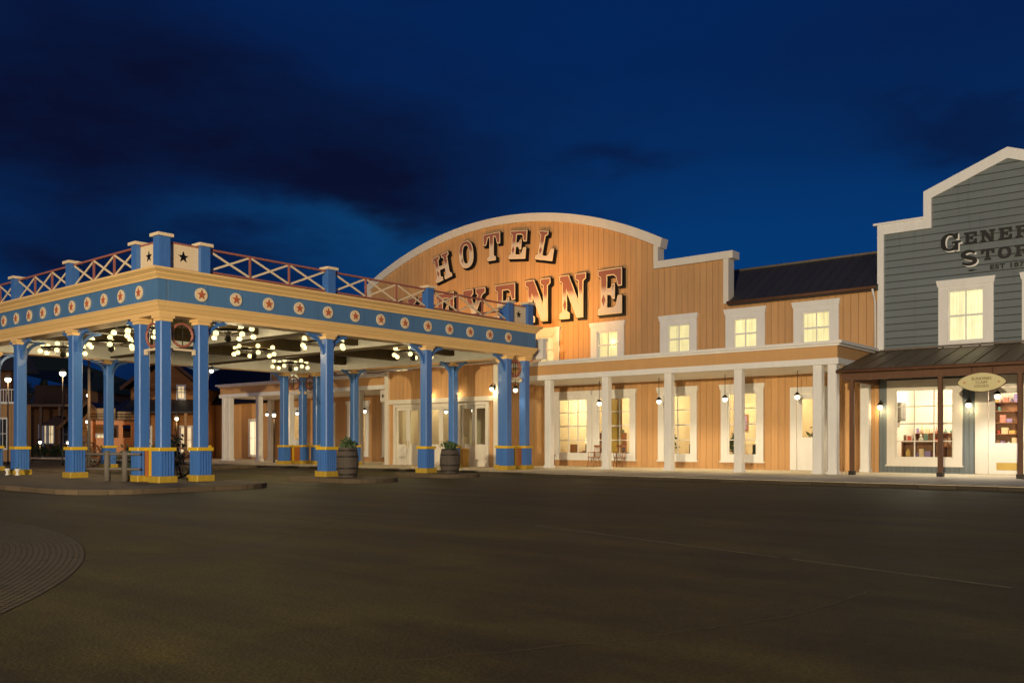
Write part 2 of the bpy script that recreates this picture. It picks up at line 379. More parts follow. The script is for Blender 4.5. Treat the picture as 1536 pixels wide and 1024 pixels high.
def seam(pts, w_):
    q = MB(); rnd = random.Random(3)
    P_ = []
    for (x0, y0), (x1, y1) in zip(pts, pts[1:]):
        for k in range(12): t_ = k/12; P_.append((x0+(x1-x0)*t_+rnd.uniform(-.03,.03), y0+(y1-y0)*t_+rnd.uniform(-.03,.03)))
    vs = []
    for i, p in enumerate(P_):
        a = Vector(P_[max(i-1,0)]); c = Vector(P_[min(i+1,len(P_)-1)]); d = (c-a).normalized(); ww = w_*rnd.uniform(.4,1.3)
        vs += [(p[0]-d.y*ww,p[1]+d.x*ww,-.126),(p[0]+d.y*ww,p[1]-d.x*ww,-.126)]
    q.add(vs, [(2*i,2*i+2,2*i+3,2*i+1) for i in range(len(P_)-1)]); return q
for pts, w_ in (([(-3.9,3.6),(-3.2,5.0),(-2.7,6.4),(-2.6,8.2)],.009), ([(-19,9),(-12,17),(-8,24)],.02)):
    tag(seam(pts, w_).build('tar_seam', 'tar'), kind='structure')
# round cobbled patch
def cobmat():
    m, nt, b = newmat('cobble_rings')
    tc = N(nt, 'ShaderNodeTexCoord'); sp = N(nt, 'ShaderNodeSeparateXYZ'); nt.links.new(tc.outputs['Object'], sp.inputs[0])
    r = math_(nt, 'SQRT', math_(nt, 'ADD', math_(nt, 'POWER', sp.outputs[0], 2), math_(nt, 'POWER', sp.outputs[1], 2)))
    u = math_(nt, 'DIVIDE', r, .06); fr = math_(nt, 'FRACT', u); fl = math_(nt, 'FLOOR', u)
    th = math_(nt, 'ARCTAN2', sp.outputs[1], sp.outputs[0])
    v = math_(nt, 'ADD', math_(nt, 'DIVIDE', math_(nt, 'MULTIPLY', th, math_(nt, 'MULTIPLY', fl, .06)), .09), math_(nt, 'MULTIPLY', fl, .5)); fv = math_(nt, 'FRACT', v)
    e1 = math_(nt, 'MINIMUM', fr, math_(nt, 'SUBTRACT', 1.0, fr)); e2 = math_(nt, 'MINIMUM', fv, math_(nt, 'SUBTRACT', 1.0, fv))
    e = math_(nt, 'MULTIPLY', math_(nt, 'MINIMUM', e1, e2), 6, clamp=True)
    n1 = noise(nt, tc.outputs['Object'], 6, 4); n2 = noise(nt, tc.outputs['Object'], .7, 4)
    f = math_(nt, 'MULTIPLY', math_(nt, 'MULTIPLY_ADD', e, .55, .45), math_(nt, 'MULTIPLY_ADD', n1, 1.6, .1)); f = math_(nt, 'MULTIPLY', f, math_(nt, 'MULTIPLY_ADD', n2, .8, .6))
    cm = N(nt, 'ShaderNodeVectorMath', operation='SCALE'); cm.inputs[0].default_value = (.072,.052,.018); nt.links.new(f, cm.inputs['Scale'])
    nt.links.new(cm.outputs[0], b.inputs['Base Color']); b.inputs['Roughness'].default_value = .7
    bp = N(nt, 'ShaderNodeBump'); bp.inputs['Distance'].default_value = .02; nt.links.new(e, bp.inputs['Height']); nt.links.new(bp.outputs[0], b.inputs['Normal'])
    return m
M['cobble'] = cobmat()
CX, CY, CR = -15.72, -6.65, 12.65
cb = MB(); cb.add([(x,y,0) for x,y in circ(CR, 128)], [list(range(128))]); tag(cb.build('cobbled_patch', 'cobble', loc=(CX,CY,-.126)), kind='structure')

def rounded(x0, x1, y0, y1, r, n=6):
    pts = []
    for cx, cy, a0 in ((x1-r,y0+r,-90),(x1-r,y1-r,0),(x0+r,y1-r,90),(x0+r,y0+r,180)):
        pts += [(cx+r*math.cos(R(a0+90*i/n)), cy+r*math.sin(R(a0+90*i/n))) for i in range(n+1)]
    return pts
def island(name, pts, top, kerb=True, kw=.18, km='kerb'):
    """a slab with a kerb of its own a few mm proud"""
    MB().prism(pts, -.13, -.004 if kerb else 0).build(name, top)['kind'] = 'structure'
    if kerb:
        cx = sum(p[0] for p in pts)/len(pts); k = []
        n = len(pts)
        for i, p in enumerate(pts):
            a = Vector(pts[i-1]); c = Vector(pts[(i+1)%n]); t_ = (c-a).normalized(); nr = Vector((-t_.y, t_.x))*kw
            k.append((p[0]+nr.x, p[1]+nr.y))
        b = MB(); vs = []
        for p, q in zip(pts, k):
            o = (p[0]-(q[0]-p[0])*.02, p[1]-(q[1]-p[1])*.02); vs += [(*o,-.13),(*o,-.02),(p[0]+(q[0]-p[0])*.12,p[1]+(q[1]-p[1])*.12,.004),(*q,.004),(*q,-.01)]
        b.add(vs, [((i*5+j), ((i+1)%n)*5+j, ((i+1)%n)*5+j+1, i*5+j+1) for i in range(n) for j in range(4)])
        b.build('kerb', km)['kind'] = 'structure'
island('canopy_island', rounded(-62,-21.3,9.9,15.7,1.6), 'island')
island('canopy_island', rounded(-25.6,-21.4,18.3,20.5,1.0), 'island')
island('canopy_island', rounded(-25.6,-22.0,23.2,25.1,.9), 'island')
island('canopy_island', rounded(-41.5,-38.3,16.2,26.8,1.0), 'island')
wp = [(-75,27.3),(-23,27.3),(-20.5,26.6),(-14,26.4),(8,26.4),(8,36.3),(-75,36.3)]
M['kerb_dark'] = boards('dark_kerb_stone', (.05,.038,.024), 'xy', 1.0, .8, gap=.02, var=.4, depth=.01, groove=.4)
island('hotel_walkway', wp, 'walkway', kw=.12, km='kerb_dark')

# ------------------------------------------------------------------ windows and doors
def window(parent, x0, x1, z0, z1, y, cols, rows, fw=.22, glass='glass', curtain=None, header=True, fm='white', name='window', sash=.05, flared=True, sill=True):
    """window whose outer casing spans x0..x1, z0..z1 on the wall face y (front is -y)"""
    ix0, ix1, iz1 = x0+fw, x1-fw, z1-fw*1.15; iz0 = z0+fw*.8 if sill else z0
    w = outline(name, [rect(x0,x1,z0,z1), rect(ix0,ix1,iz0,iz1)[::-1]], .07, fm, parent, (0,y-.002,0), bake=True)
    if header:
        hd = MB(); fl_ = .07 if flared else .02
        hd.add([(x0-.02,y-.11,z1-.22),(x1+.02,y-.11,z1-.22),(x1+fl_,y-.13,z1+.02),(x0-fl_,y-.13,z1+.02),(x0-.02,y-.003,z1-.22),(x1+.02,y-.003,z1-.22),(x1+fl_,y-.003,z1+.02),(x0-fl_,y-.003,z1+.02)],
               [(0,1,2,3),(7,6,5,4),(0,4,5,1),(3,2,6,7),(0,3,7,4),(1,5,6,2)])
        hd.build('header', fm, w)
    if sill:
        MB().box(x0-.04,x1+.04,y-.12,y-.004,z0-.06,z0).build('sill', fm, w)
    s = MB(); b = sash
    s.box(ix0,ix0+b,y-.01,y+.05,iz0,iz1); s.box(ix1-b,ix1,y-.01,y+.05,iz0,iz1); s.box(ix0+b,ix1-b,y-.01,y+.05,iz0,iz0+b); s.box(ix0+b,ix1-b,y-.01,y+.05,iz1-b,iz1)
    for i in range(1, cols):
        x = ix0+(ix1-ix0)*i/cols; s.box(x-.02,x+.02,y+.002,y+.04,iz0+b,iz1-b)
    for j in range(1, rows):
        z = iz0+(iz1-iz0)*j/rows; t_ = .032 if j*2 == rows else .02
        for i in range(cols):
            xa = ix0+b if i == 0 else ix0+(ix1-ix0)*i/cols+.02; xb = ix1-b if i == cols-1 else ix0+(ix1-ix0)*(i+1)/cols-.02
            s.box(xa,xb,y+.004,y+.038,z-t_,z+t_)
    s.build('sash', fm, w)
    MB().box(ix0+.01,ix1-.01,y+.052,y+.058,iz0+.01,iz1-.01).build('pane', glass, w)
    if curtain:
        c = MB(); n = 40; vs = []
        for i in range(n+1):
            x = ix0+(ix1-ix0)*i/n; yy = y+.16+.018*math.sin(i*1.9)+.008*math.sin(i*.7)
            vs += [(x,yy,iz0-.05),(x,yy,iz1+.05)]
        c.add(vs, [(2*i,2*i+2,2*i+3,2*i+1) for i in range(n)], True); c.build('curtain', curtain, w)
    return (x0+.02, x1-.02, z0+.02, z1-.02)      # hole for the wall
def inset(h, d=.12): return rect(h[0]+d, h[1]-d, h[2]+(d if h[2] > .1 else 0), h[3]-d)
def door(parent, x0, x1, z1, y, glass_z=1.0, fw=.16, leaves=1, fm='white', kick=False, name='door', z0=.01):
    d = outline(name, [rect(x0,x1,z0,z1), rect(x0+fw,x1-fw,z0+.02,z1-fw)[::-1]], .09, fm, parent, (0,y-.002,0), bake=True)
    ix0, ix1 = x0+fw, x1-fw; w = (ix1-ix0)/leaves
    for k in range(leaves):
        a, b = ix0+k*w+.01, ix0+(k+1)*w-.01; st = .13 if leaves > 1 else .2
        lf = outline('door_leaf', [rect(a,b,z0+.02,z1-fw-.01), rect(a+st,b-st,glass_z,z1-fw-st-.03)[::-1]], .05, fm, d, (0,y+.05,0), bake=True)
        MB().box(a+st-.01,b-st+.01,y+.02,y+.026,glass_z-.01,z1-fw-st-.02).build('pane', 'glass', lf)
        hx = b-.06 if k == 0 else a+.06
        MB().tube([(hx,y-.03,.95),(hx,y-.06,.98),(hx,y-.06,1.18),(hx,y-.03,1.21)], .014, 6).build('handle', 'brass', lf)
        if kick: MB().box(a+st+.05,b-.05,y-.012,y-.001,.16,.42).build('kick_plate', 'brass', lf)
        else:
            p = MB(); p.box(a+st,b-st,y-.012,y-.001,.2,glass_z-.15); p.build('lower_panel', fm, lf)
    return rect(x0+.08,x1-.08,-.02,z1-.08)

# ------------------------------------------------------------------ HOTEL
YW = 36.0; XC = -31.2
hotel = thing('hotel_building', 'long orange wooden hotel with arched false front and white colonnade', 'hotel', (0,0,0))
holes = []
def mir(x0, x1): return (2*XC-x1, 2*XC-x0)
for sp_ in [(-25.02,-23.13),(-21.19,-19.33),(-17.95,-16.15),(-14.91,-13.05),(-28.6,-26.9)]:
    for k in (0, 1):
        x0, x1 = sp_ if k == 0 else mir(*sp_)
        holes.append(inset(window(hotel, x0, x1, 4.85, 6.85, YW, 2, 2, .36, curtain='curtain')))
big = []
for k in (0, 1):
    f = (lambda a, b: (a, b)) if k == 0 else mir
    for a, b, cols in ((-27.28,-24.95,3),(-24.93,-22.5,3),(-21.3,-19.33,2),(-18.17,-16.22,2)):
        x0, x1 = f(a, b); holes.append(inset(window(hotel, x0, x1, .34, 3.62, YW, cols, 4, .3, sash=.06)))
    x0, x1 = f(-15.05,-13.5); holes.append(door(hotel, x0, x1, 3.40, YW, 1.35, .26, 1))
# entrance passage opening (behind the entrance block)
holes.append(rect(-34.4,-27.7,-.02,3.3))
def arch(dx=0, dz=0, n=30):
    half, zs, za = 9.9, 10.45, 12.83; sag = za-zs; Rr = (half**2+sag**2)/(2*sag); cz = za-Rr
    hw = half+dx; Rr2 = Rr+dz
    return [(XC+hw-2*hw*i/n, cz+math.sqrt(Rr2**2-(hw-2*hw*i/n)**2)) for i in range(n+1)]
XR, XL = -11.52, 2*XC+11.52
SH = 9.37; EV = 7.12
wl = [(XL,-.02),(XR,-.02),(XR,EV),(-17.8,EV),(-17.8,SH),(-21.3,SH)] + arch() + [(2*XC+21.3,SH),(2*XC+17.8,SH),(2*XC+17.8,EV),(XL,EV)]
outline('wall', [wl]+[h[::-1] for h in holes], .3, 'orange', hotel, (0,YW+.3,0))
# white trim that follows the silhouette (own thickness, a little proud)
def strip(pts_in, pts_out, y0, y1, name='trim', mat='white_bright', parent=hotel):
    n = len(pts_in); vs = []
    for (a, b), (c, d) in zip(pts_in, pts_out): vs += [(a,y0,b),(c,y0,d),(c,y1,d),(a,y1,b)]
    fs = [(i*4+j, i*4+(j+1)%4, (i+1)*4+(j+1)%4, (i+1)*4+j) for i in range(n-1) for j in range(4)]
    fs += [(3,2,1,0), (4*n-4,4*n-3,4*n-2,4*n-1)]
    return MB().add(vs, fs).build(name, mat, parent)
strip(arch(.16,-.34), arch(.26,.08), YW-.16, YW+.42)
for sg in (1, -1):
    X = lambda x: XC+sg*(x-XC)
    b = MB()
    b.box(min(X(-21.5),X(-21.26)),max(X(-21.5),X(-21.26)),YW-.13,YW+.4,SH+.0,10.14)
    b.box(min(X(-21.45),X(-17.55)),max(X(-21.45),X(-17.55)),YW-.2,YW+.45,SH-.32,SH)
    b.box(min(X(-18.02),X(-17.78)),max(X(-18.02),X(-17.78)),YW-.13,YW+.4,EV+.0,SH-.32)
    b.build('trim', 'white_bright', hotel)
    # pitched roof beyond the shoulder, with ridge cap and gutter
    xa, xb = sorted((X(-17.7), X(-11.5)))
    r = MB(); r.add([(xa,YW-.35,EV),(xb,YW-.35,EV),(xb,39,9.09),(xa,39,9.09),(xb,42.4,EV),(xa,42.4,EV),(xa,YW-.35,EV-.12),(xb,YW-.35,EV-.12)],
                    [(0,1,2,3),(3,2,4,5),(6,7,1,0),(0,3,5,6),(1,7,4,2),(6,5,4,7)])
    xc, xd = sorted((X(-20.9), X(-17.701)))
    r.add([(xc,36.35,7.532),(xd,36.35,7.532),(xd,39,9.09),(xc,39,9.09),(xc,42.4,EV),(xd,42.4,EV)], [(0,1,2,3),(3,2,5,4)])
    rf = r.build('roof', 'roof', hotel)
    MB().tube([(min(xa,xc),39,9.12),(max(xb,xd),39,9.12)], .06, 8).build('ridge_cap', 'grey_wood', rf)
    MB().tube([(xa,YW-.42,EV-.02),(xb,YW-.42,EV-.02)], .07, 8).build('gutter', 'brown_wood', rf)
    xe = X(-11.62)
    MB().tube([(xe,YW-.42,EV-.05),(xe,YW-.3,EV-.35),(xe,YW-.09,EV-.55),(xe,YW-.09,4.8)], .045, 8).build('downpipe', 'white', rf)
# gable of the roof past the arch, back body of the building
MB().box(XL+.05,-17.8,YW+.3,48,-.02,7.0).build('rear_block', 'orange_side', hotel) if False else None
# colonnade
b = MB(); xl, xr = 2*XC+11.69, -11.69
def ringbox(o, z0, z1, mb): mb.box(xl-o, xr+o, 32.06-o, YW-.004, z0, z1)
ringbox(.0, 4.15, 4.58, b); b.build('beam', 'orange_plain', hotel)
b = MB(); ringbox(.10, 4.58, 4.65, b); ringbox(.22, 4.65, 4.76, b); b.build('cornice', 'white', hotel)
b = MB(); ringbox(.05, 3.93, 4.15, b); b.build('lower_trim', 'white', hotel)
cx = [-24.74,-21.66,-18.61,-15.55,-12.46,-11.92]
cx = cx + [2*XC-x for x in cx]
cp = None
for x in cx:
    if cp is None:
        q = MB(); q.cbox(0,0,0,3.93,.33,.33,.03); q.cbox(0,0,0,.12,.37,.37); cp = q.build('column', 'white', hotel, (x,32.3,0))
    else: copy_tree(cp, (x,32.3,0))
for s_ in (1,-1): copy_tree(cp, (XC+s_*(-11.92-XC), 35.7, 0))
# white panelled parapet beside the canopy roof
MB().box(-38,-24.1,31.0,31.25,4.77,5.56).build('parapet', 'white', hotel)
MB().box(-38.06,-24.04,30.95,31.3,5.56,5.63).build('parapet_cap', 'white', hotel)

# entrance block
eb = [(-34.74,-.02),(-27.35,-.02),(-27.35,4.77),(-34.74,4.77)]
e_holes = []
for a, b_ in ((-34.25,-32.25),(-31.95,-29.95),(-29.72,-27.78)):
    e_holes.append(door(hotel, a, b_, 3.05, 31.7, 1.05, .14, 2, fm='white_bright'))
outline('entrance_wall', [eb]+[h[::-1] for h in e_holes], .25, 'orange', hotel, (0,31.95,0))
MB().box(-34.74,-34.5,31.952,YW-.01,0,3.92).build('entrance_side_wall', 'orange_side', hotel); MB().box(-27.6,-27.35,31.952,YW-.01,0,3.92).build('entrance_side_wall', 'orange_side', hotel)
MB().box(-34.499,-34.48,31.97,YW-.01,0,3.92).build('lobby_lining', 'plaster', hotel)
b = MB(); b.cbox(-27.33,31.72,0,4.77,.26,.26); b.cbox(-34.76,31.72,0,4.77,.26,.26); b.box(-34.6,-27.48,31.56,31.695,3.08,3.3); b.build('pilaster', 'white_bright', hotel)
MB().box(-34.5,-27.6,31.96,44,-.02,.0).build('lobby_floor', 'interior_wood', hotel)
# interior: ceiling, back wall, floor behind the ground floor windows
b = MB(); b.box(XL+.1,XR-.1,41.0,41.15,0,3.9); b.box(XL+.1,XR-.1,YW+.31,41.0,3.75,3.9); b.box(XL+.1,XL+.2,YW+.31,41,0,3.75); b.box(XR-.2,XR-.1,YW+.31,41,0,3.75)
b.box(-21.95,-21.85,YW+.31,41,0,3.75); b.box(-15.75,-15.65,YW+.31,41,0,3.75); b.box(-27.6,-27.5,YW+.31,41,0,3.75); b.box(-34.9,-34.8,YW+.31,41,0,3.75)
b.build('interior_wall', 'plaster', hotel)
MB().box(XL+.1,XR-.1,YW+.31,41.0,-.02,.0).build('interior_floor', 'interior_wood', hotel)

# ------------------------------------------------------------------ glyphs for the big western letters (unit height)
def arcpts(cx, cy, rx, ry, a0, a1, n=14, p=1.0):
    out = []
    for i in range(n+1):
        a = R(a0+(a1-a0)*i/n); c_, s_ = math.cos(a), math.sin(a)
        out.append((cx+rx*math.copysign(abs(c_)**p, c_), cy+ry*math.copysign(abs(s_)**p, s_)))
    return out
G = {}
G['H'] = [[(0,0),(.38,0),(.38,.13),(.29,.18),(.29,.43),(.56,.43),(.56,.18),(.47,.13),(.47,0),(.85,0),(.85,.13),(.76,.18),(.76,.82),(.85,.87),(.85,1),(.47,1),(.47,.87),(.56,.82),(.56,.57),(.29,.57),(.29,.82),(.38,.87),(.38,1),(0,1),(0,.87),(.09,.82),(.09,.18),(0,.13)]]
G['T'] = [[(.2,0),(.6,0),(.6,.13),(.5,.18),(.5,.85),(.58,.84),(.66,.58),(.8,.58),(.8,1),(0,1),(0,.58),(.14,.58),(.22,.84),(.3,.85),(.3,.18),(.2,.13)]]
G['E'] = [[(0,0),(.76,0),(.76,.40),(.63,.40),(.57,.2),(.5,.15),(.3,.15),(.3,.43),(.4,.43),(.46,.33),(.54,.33),(.54,.67),(.46,.67),(.4,.57),(.3,.57),(.3,.85),(.5,.85),(.57,.8),(.63,.60),(.76,.60),(.76,1),(0,1),(0,.87),(.09,.82),(.09,.18),(0,.13)]]
G['L'] = [[(0,0),(.76,0),(.76,.42),(.63,.42),(.56,.22),(.48,.15),(.3,.15),(.3,.82),(.4,.87),(.4,1),(0,1),(0,.87),(.09,.82),(.09,.18),(0,.13)]]
G['O'] = [arcpts(.38,.5,.38,.51,0,350,34,.8), arcpts(.38,.5,.17,.34,0,350,34,.8)[::-1]]
G['C'] = [arcpts(.4,.5,.4,.51,55,305,22,.85)+[(.62,.07),(.66,0),(.76,0),(.76,.36),(.66,.36)]+arcpts(.4,.5,.2,.36,-50,-310,20,.85)+[(.66,.64),(.76,.64),(.76,1),(.66,1),(.62,.93)]]
G['Y'] = [[(.25,0),(.65,0),(.65,.13),(.55,.18),(.55,.42),(.78,.82),(.9,.87),(.9,1),(.52,1),(.52,.87),(.6,.82),(.46,.57),(.34,.82),(.42,.87),(.42,1),(0,1),(0,.87),(.1,.82),(.35,.42),(.35,.18),(.25,.13)]]
G['N'] = [[(0,0),(.34,0),(.34,.13),(.25,.18),(.25,.60),(.56,0),(.78,0),(.78,.82),(.87,.87),(.87,1),(.52,1),(.52,.87),(.62,.82),(.62,.40),(.31,1),(0,1),(0,.87),(.09,.82),(.09,.18),(0,.13)]]
G['G'] = [arcpts(.45,.5,.45,.51,52,300,22,.9)+[(.68,.06),(.72,.0),(.86,0),(.86,.40),(.98,.40),(.98,.52),(.56,.52),(.56,.40),(.66,.40),(.66,.24)]+arcpts(.45,.5,.22,.38,-55,-308,20,.9)+[(.72,.64),(.84,.64),(.84,1),(.74,1),(.70,.93)]]
G['R'] = [[(0,0),(.4,0),(.4,.13),(.3,.18),(.3,.46),(.42,.46),(.58,.1),(.66,0),(.95,0),(.95,.13),(.84,.16),(.68,.50),(.82,.60),(.84,.76),(.78,.92),(.62,1),(0,1),(0,.87),(.09,.82),(.09,.18),(0,.13)], [(.3,.60),(.3,.86),(.5,.86),(.6,.8),(.6,.66),(.5,.60)]]
G['A'] = [[(0,0),(.34,0),(.34,.13),(.26,.16),(.31,.3),(.58,.3),(.63,.16),(.55,.13),(.55,0),(.96,0),(.96,.13),(.88,.16),(.6,1),(.36,1),(.1,.16),(0,.13)], [(.36,.42),(.54,.42),(.45,.74)]]
def stroke(cl, ws):
    L, Rr = [], []
    for i, p in enumerate(cl):
        a = Vector(cl[max(i-1,0)]); c = Vector(cl[min(i+1,len(cl)-1)]); d = (c-a).normalized(); n_ = Vector((-d.y,d.x))*ws[i]/2
        L.append((p[0]+n_.x,p[1]+n_.y)); Rr.append((p[0]-n_.x,p[1]-n_.y))
    return L+Rr[::-1]
sc_ = arcpts(.42,.72,.28,.19,10,250,12)+arcpts(.42,.28,.30,.19,70,-170,12)
ws_ = [.12+.14*math.sin(PI*i/(len(sc_)-1)) for i in range(len(sc_))]
G['S'] = [stroke(sc_, ws_)]
GW = {'H':.85,'T':.8,'E':.76,'L':.76,'O':.76,'C':.78,'Y':.9,'N':.87,'G':.98,'R':.95,'A':.96,'S':.84}
def place_glyph(ch, parent, cx, cz, h, wid, ang, y, ord_, style='hotel'):
    """letter of height h centred at cx,cz on wall plane y; x-scale = wid"""
    gw = GW[ch]; sc = lambda lp, g=1: [((x-gw/2)*wid, (z-.5)*h) for x, z in lp]
    loops = [sc(l) for l in G[ch]]
    rot = (0, -ang, 0)
    root = bpy.data.objects.new('sign_letter', None); C.objects.link(root); root.parent = parent
    root.location = (cx, y, cz); root.rotation_euler = (0, -ang, 0)
    if style == 'hotel':
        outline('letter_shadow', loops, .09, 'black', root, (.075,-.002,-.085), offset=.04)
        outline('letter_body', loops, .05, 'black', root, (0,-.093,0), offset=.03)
        outline('letter_face', loops, .02, 'cream_pale', root, (0,-.145,0), offset=.0)
        me = outline_mesh('letter_inlay', loops, .01, -.048); me.materials.append(M['inlay'])
        # object coords for the inlay run 0..1 over its height
        o = bpy.data.objects.new('letter_inlay', me); C.objects.link(o); o.parent = root
        me.transform(Matrix.Translation((gw/2*wid, 0, .5*h))); S_ = Matrix.Diagonal((1/wid if wid else 1, 1, 1/h, 1)); me.transform(S_)
        o.scale = (wid, 1, h); o.location = (-gw/2*wid, -.167, -.5*h)
    else:
        if style == 'cap': outline('letter_shadow', loops, .012, 'white', root, (.045,-.03,-.045))
        outline('letter_face', loops, .02, 'black', root, (0,-.046,0))
    return root
sign = thing('hotel_sign', 'two rows of large western slab letters on the arched orange hotel front', 'sign', (0,0,0))
for ch, x, z, a in zip('HOTEL', (-34.88,-33.08,-31.26,-29.47,-27.66), (10.78,11.25,11.40,11.27,10.97), (R(13),R(6),0,R(-6),R(-12))):
    place_glyph(ch, sign, x, z, 1.45, 1.45*(1.02 if ch != 'O' else .95), a, YW-.02, 0)
for i, ch in enumerate('CHEYENNE'):
    z = 8.27; x = -38.95 + i*2.165 - .05
    place_glyph(ch, sign, x, z, 2.15, 2.15*(.84 if ch != 'N' else .86), 0, YW-.02, 1)

# ------------------------------------------------------------------ CANOPY (porte-cochere)
can = thing('entrance_canopy', 'blue and cream wooden porte-cochere with star medallions and crossed railing', 'canopy', (0,0,0))
X0, X1, Y0, Y1 = -39.7, -24.4, 13.58, 30.1
def ring(name, prof, mat, parent=can):
    """prof: closed list of (outward offset, z); swept round the column rectangle with mitred corners"""
    vs = []; n = len(prof)
    for sx, sy in ((-1,-1),(1,-1),(1,1),(-1,1)):
        for o, z in prof: vs.append(((X1+o if sx > 0 else X0-o), (Y1+o if sy > 0 else Y0-o), z))
    fs = [(i*n+j, ((i+1)%4)*n+j, ((i+1)%4)*n+(j+1)%n, i*n+(j+1)%n) for i in range(4) for j in range(n)]
    return MB().add(vs, fs).build(name, mat, parent)
ring('lower_moulding', [(-.30,4.79),(.25,4.79),(.25,4.90),(.28,4.905),(.34,5.02),(.36,5.025),(.40,5.13),(.42,5.135),(.42,5.17),(-.30,5.17)], 'cream')
ring('frieze', [(-.28,5.17),(.35,5.17),(.35,5.79),(-.28,5.79)], 'blue_frieze')
ring('cornice', [(-.28,5.79),(.38,5.79),(.385,5.83),(.47,5.92),(.475,5.95),(.58,6.03),(.585,6.09),(-.28,6.09)], 'cream')
ring('inner_lining', [(-.40,4.80),(-.305,4.80),(-.305,5.62),(-.40,5.62)], 'white')
MB().box(X0-.2,X1+.2,Y0-.2,Y1+.2,6.092,6.14).build('roof_deck', 'dark_wood', can)
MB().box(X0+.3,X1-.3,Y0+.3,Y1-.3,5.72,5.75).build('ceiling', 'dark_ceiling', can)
for yb in (19.5, 24.2):
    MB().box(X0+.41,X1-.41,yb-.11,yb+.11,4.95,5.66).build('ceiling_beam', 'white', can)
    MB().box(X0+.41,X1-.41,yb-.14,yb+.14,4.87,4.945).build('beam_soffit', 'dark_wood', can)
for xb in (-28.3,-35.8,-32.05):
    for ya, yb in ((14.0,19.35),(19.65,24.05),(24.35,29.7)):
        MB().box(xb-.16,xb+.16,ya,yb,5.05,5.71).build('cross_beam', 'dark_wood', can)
def make_col(x, y):
    c = MB(); c.cbox(0,0,1.0,4.62,.335,.335,.03); co_ = c.build('column', 'blue', can, (x,y,0))
    p = MB(); p.cbox(0,0,.18,.9,.44,.44)
    for i in range(5):
        o = -.176+i*.088
        for (a, b, w_, d_) in ((o,-.232,.05,.024),(o,.232,.05,.024),(-.232,o,.024,.05),(.232,o,.024,.05)): p.cbox(a,b,.18,.9,w_,d_)
    p.build('pedestal', 'blue', co_)
    q = MB(); q.cbox(0,0,.90,1.0,.55,.55,.02); q.build('band', 'yellow', co_)
    q = MB(); q.cbox(0,0,-.012,.18,.60,.60,.03); q.build('base', 'yellow_worn', co_)
    q = MB(); q.cbox(0,0,4.62,4.71,.385); q.cbox(0,0,4.71,4.791,.47); q.build('capital', 'cream', co_)
    return co_
col0 = make_col(X1, Y0)
cols = [(X1,y) for y in (14.78,19.5,24.2,28.9,30.1)] + [(x,Y0) for x in (-25.6,-29.9,-34.2,-38.5,-39.7)] + \
       [(X0,y) for y in (14.78,19.5,24.2,28.9,30.1)] + [(x,Y1) for x in (-25.6,-28.6,-35.5,-38.5)]
for x, y in cols: copy_tree(col0, (x,y,0))
def brace(x, y, dx, dy):
    r = .62; pts = []
    for i in range(9):
        a = R(90*i/8); u = r*(1-math.cos(a)); z = 4.75-r*(1-math.sin(a))
        pts.append((x+dx*(.17+u), y+dy*(.17+u), z-.02 if i < 8 else 4.75))
    b = MB()
    for p, q in zip(pts, pts[1:]): b.bar(p, q, .09, .10)
    b.bar((x+dx*.2,y+dy*.2,4.74), (x+dx*.85,y+dy*.85,4.74), .085, .06)
    b.build('brace', 'blue', can)
for x in (X0, X1):
    for y in (19.5,24.2):
        brace(x,y,0,1); brace(x,y,0,-1); brace(x,y,1 if x==X0 else -1,0)
    brace(x,14.78,0,1); brace(x,28.9,0,-1)
for x in (-29.9,-34.2):
    brace(x,Y0,1,0); brace(x,Y0,-1,0); brace(x,Y0,0,1)
for x in (-28.6,-35.5):
    brace(x,Y1,1,0); brace(x,Y1,-1,0); brace(x,Y1,0,-1)
brace(-25.6,Y0,-1,0); brace(-38.5,Y0,1,0)
for ax, ay, bx_, by_ in ((X1-1.0,Y0,X1-.2,Y0),(X1,29.1,X1,29.9),(X0,29.1,X0,29.9)):
    o = MB().box(min(ax,bx_)-.03,max(ax,bx_)+.03,min(ay,by_)-.03,max(ay,by_)+.03,.10,.9).build('infill_panel', 'coach', can)
    MB().box(min(ax,bx_)-.05,max(ax,bx_)+.05,min(ay,by_)-.05,max(ay,by_)+.05,.902,.995).build('band', 'yellow', o)
    MB().box(min(ax,bx_)-.07,max(ax,bx_)+.07,min(ay,by_)-.12,max(ay,by_)+.12,-.012,.15).build('base', 'yellow_worn', o)
    MB().cbox((ax+bx_)/2-(.06 if ay == by_ else 0),(ay+by_)/2-(.0 if ay == by_ else .06),.15,.90,.10).build('strip', 'yellow', o)
# wheels hung in the gaps of the corner clusters
wheel0 = None
def wheel(cx, cy, along):
    global wheel0
    if wheel0 is None:
        b = MB(); b.tube([(.33*math.cos(2*PI*i/28), 0, .33*math.sin(2*PI*i/28)) for i in range(28)], .042, 8, True)
        wheel0 = b.build('wheel_ornament', 'red', can)
        b = MB(); b.tube([(-.42,0,0),(.42,0,0)], .014, 6); b.tube([(0,0,-.30),(0,0,.45)], .014, 6); b.build('cross_rod', 'iron', wheel0)
        b = MB(); b.box(-.40,.40,-.05,.05,-.46,-.40); b.box(-.40,-.33,-.05,.05,-.56,-.46); b.box(.33,.40,-.05,.05,-.56,-.46); b.build('ledge', 'cream_pale', wheel0)
        o = wheel0
    else: o = copy_tree(wheel0)
    o.location = (cx,cy,4.28); o.rotation_euler = (0,0,0 if along == 'x' else PI/2)
for x in (X0, X1): wheel(x,14.18,'y'); wheel(x,29.5,'y')
for y in (Y0, Y1): wheel(-25.0,y,'x'); wheel(-39.1,y,'x')
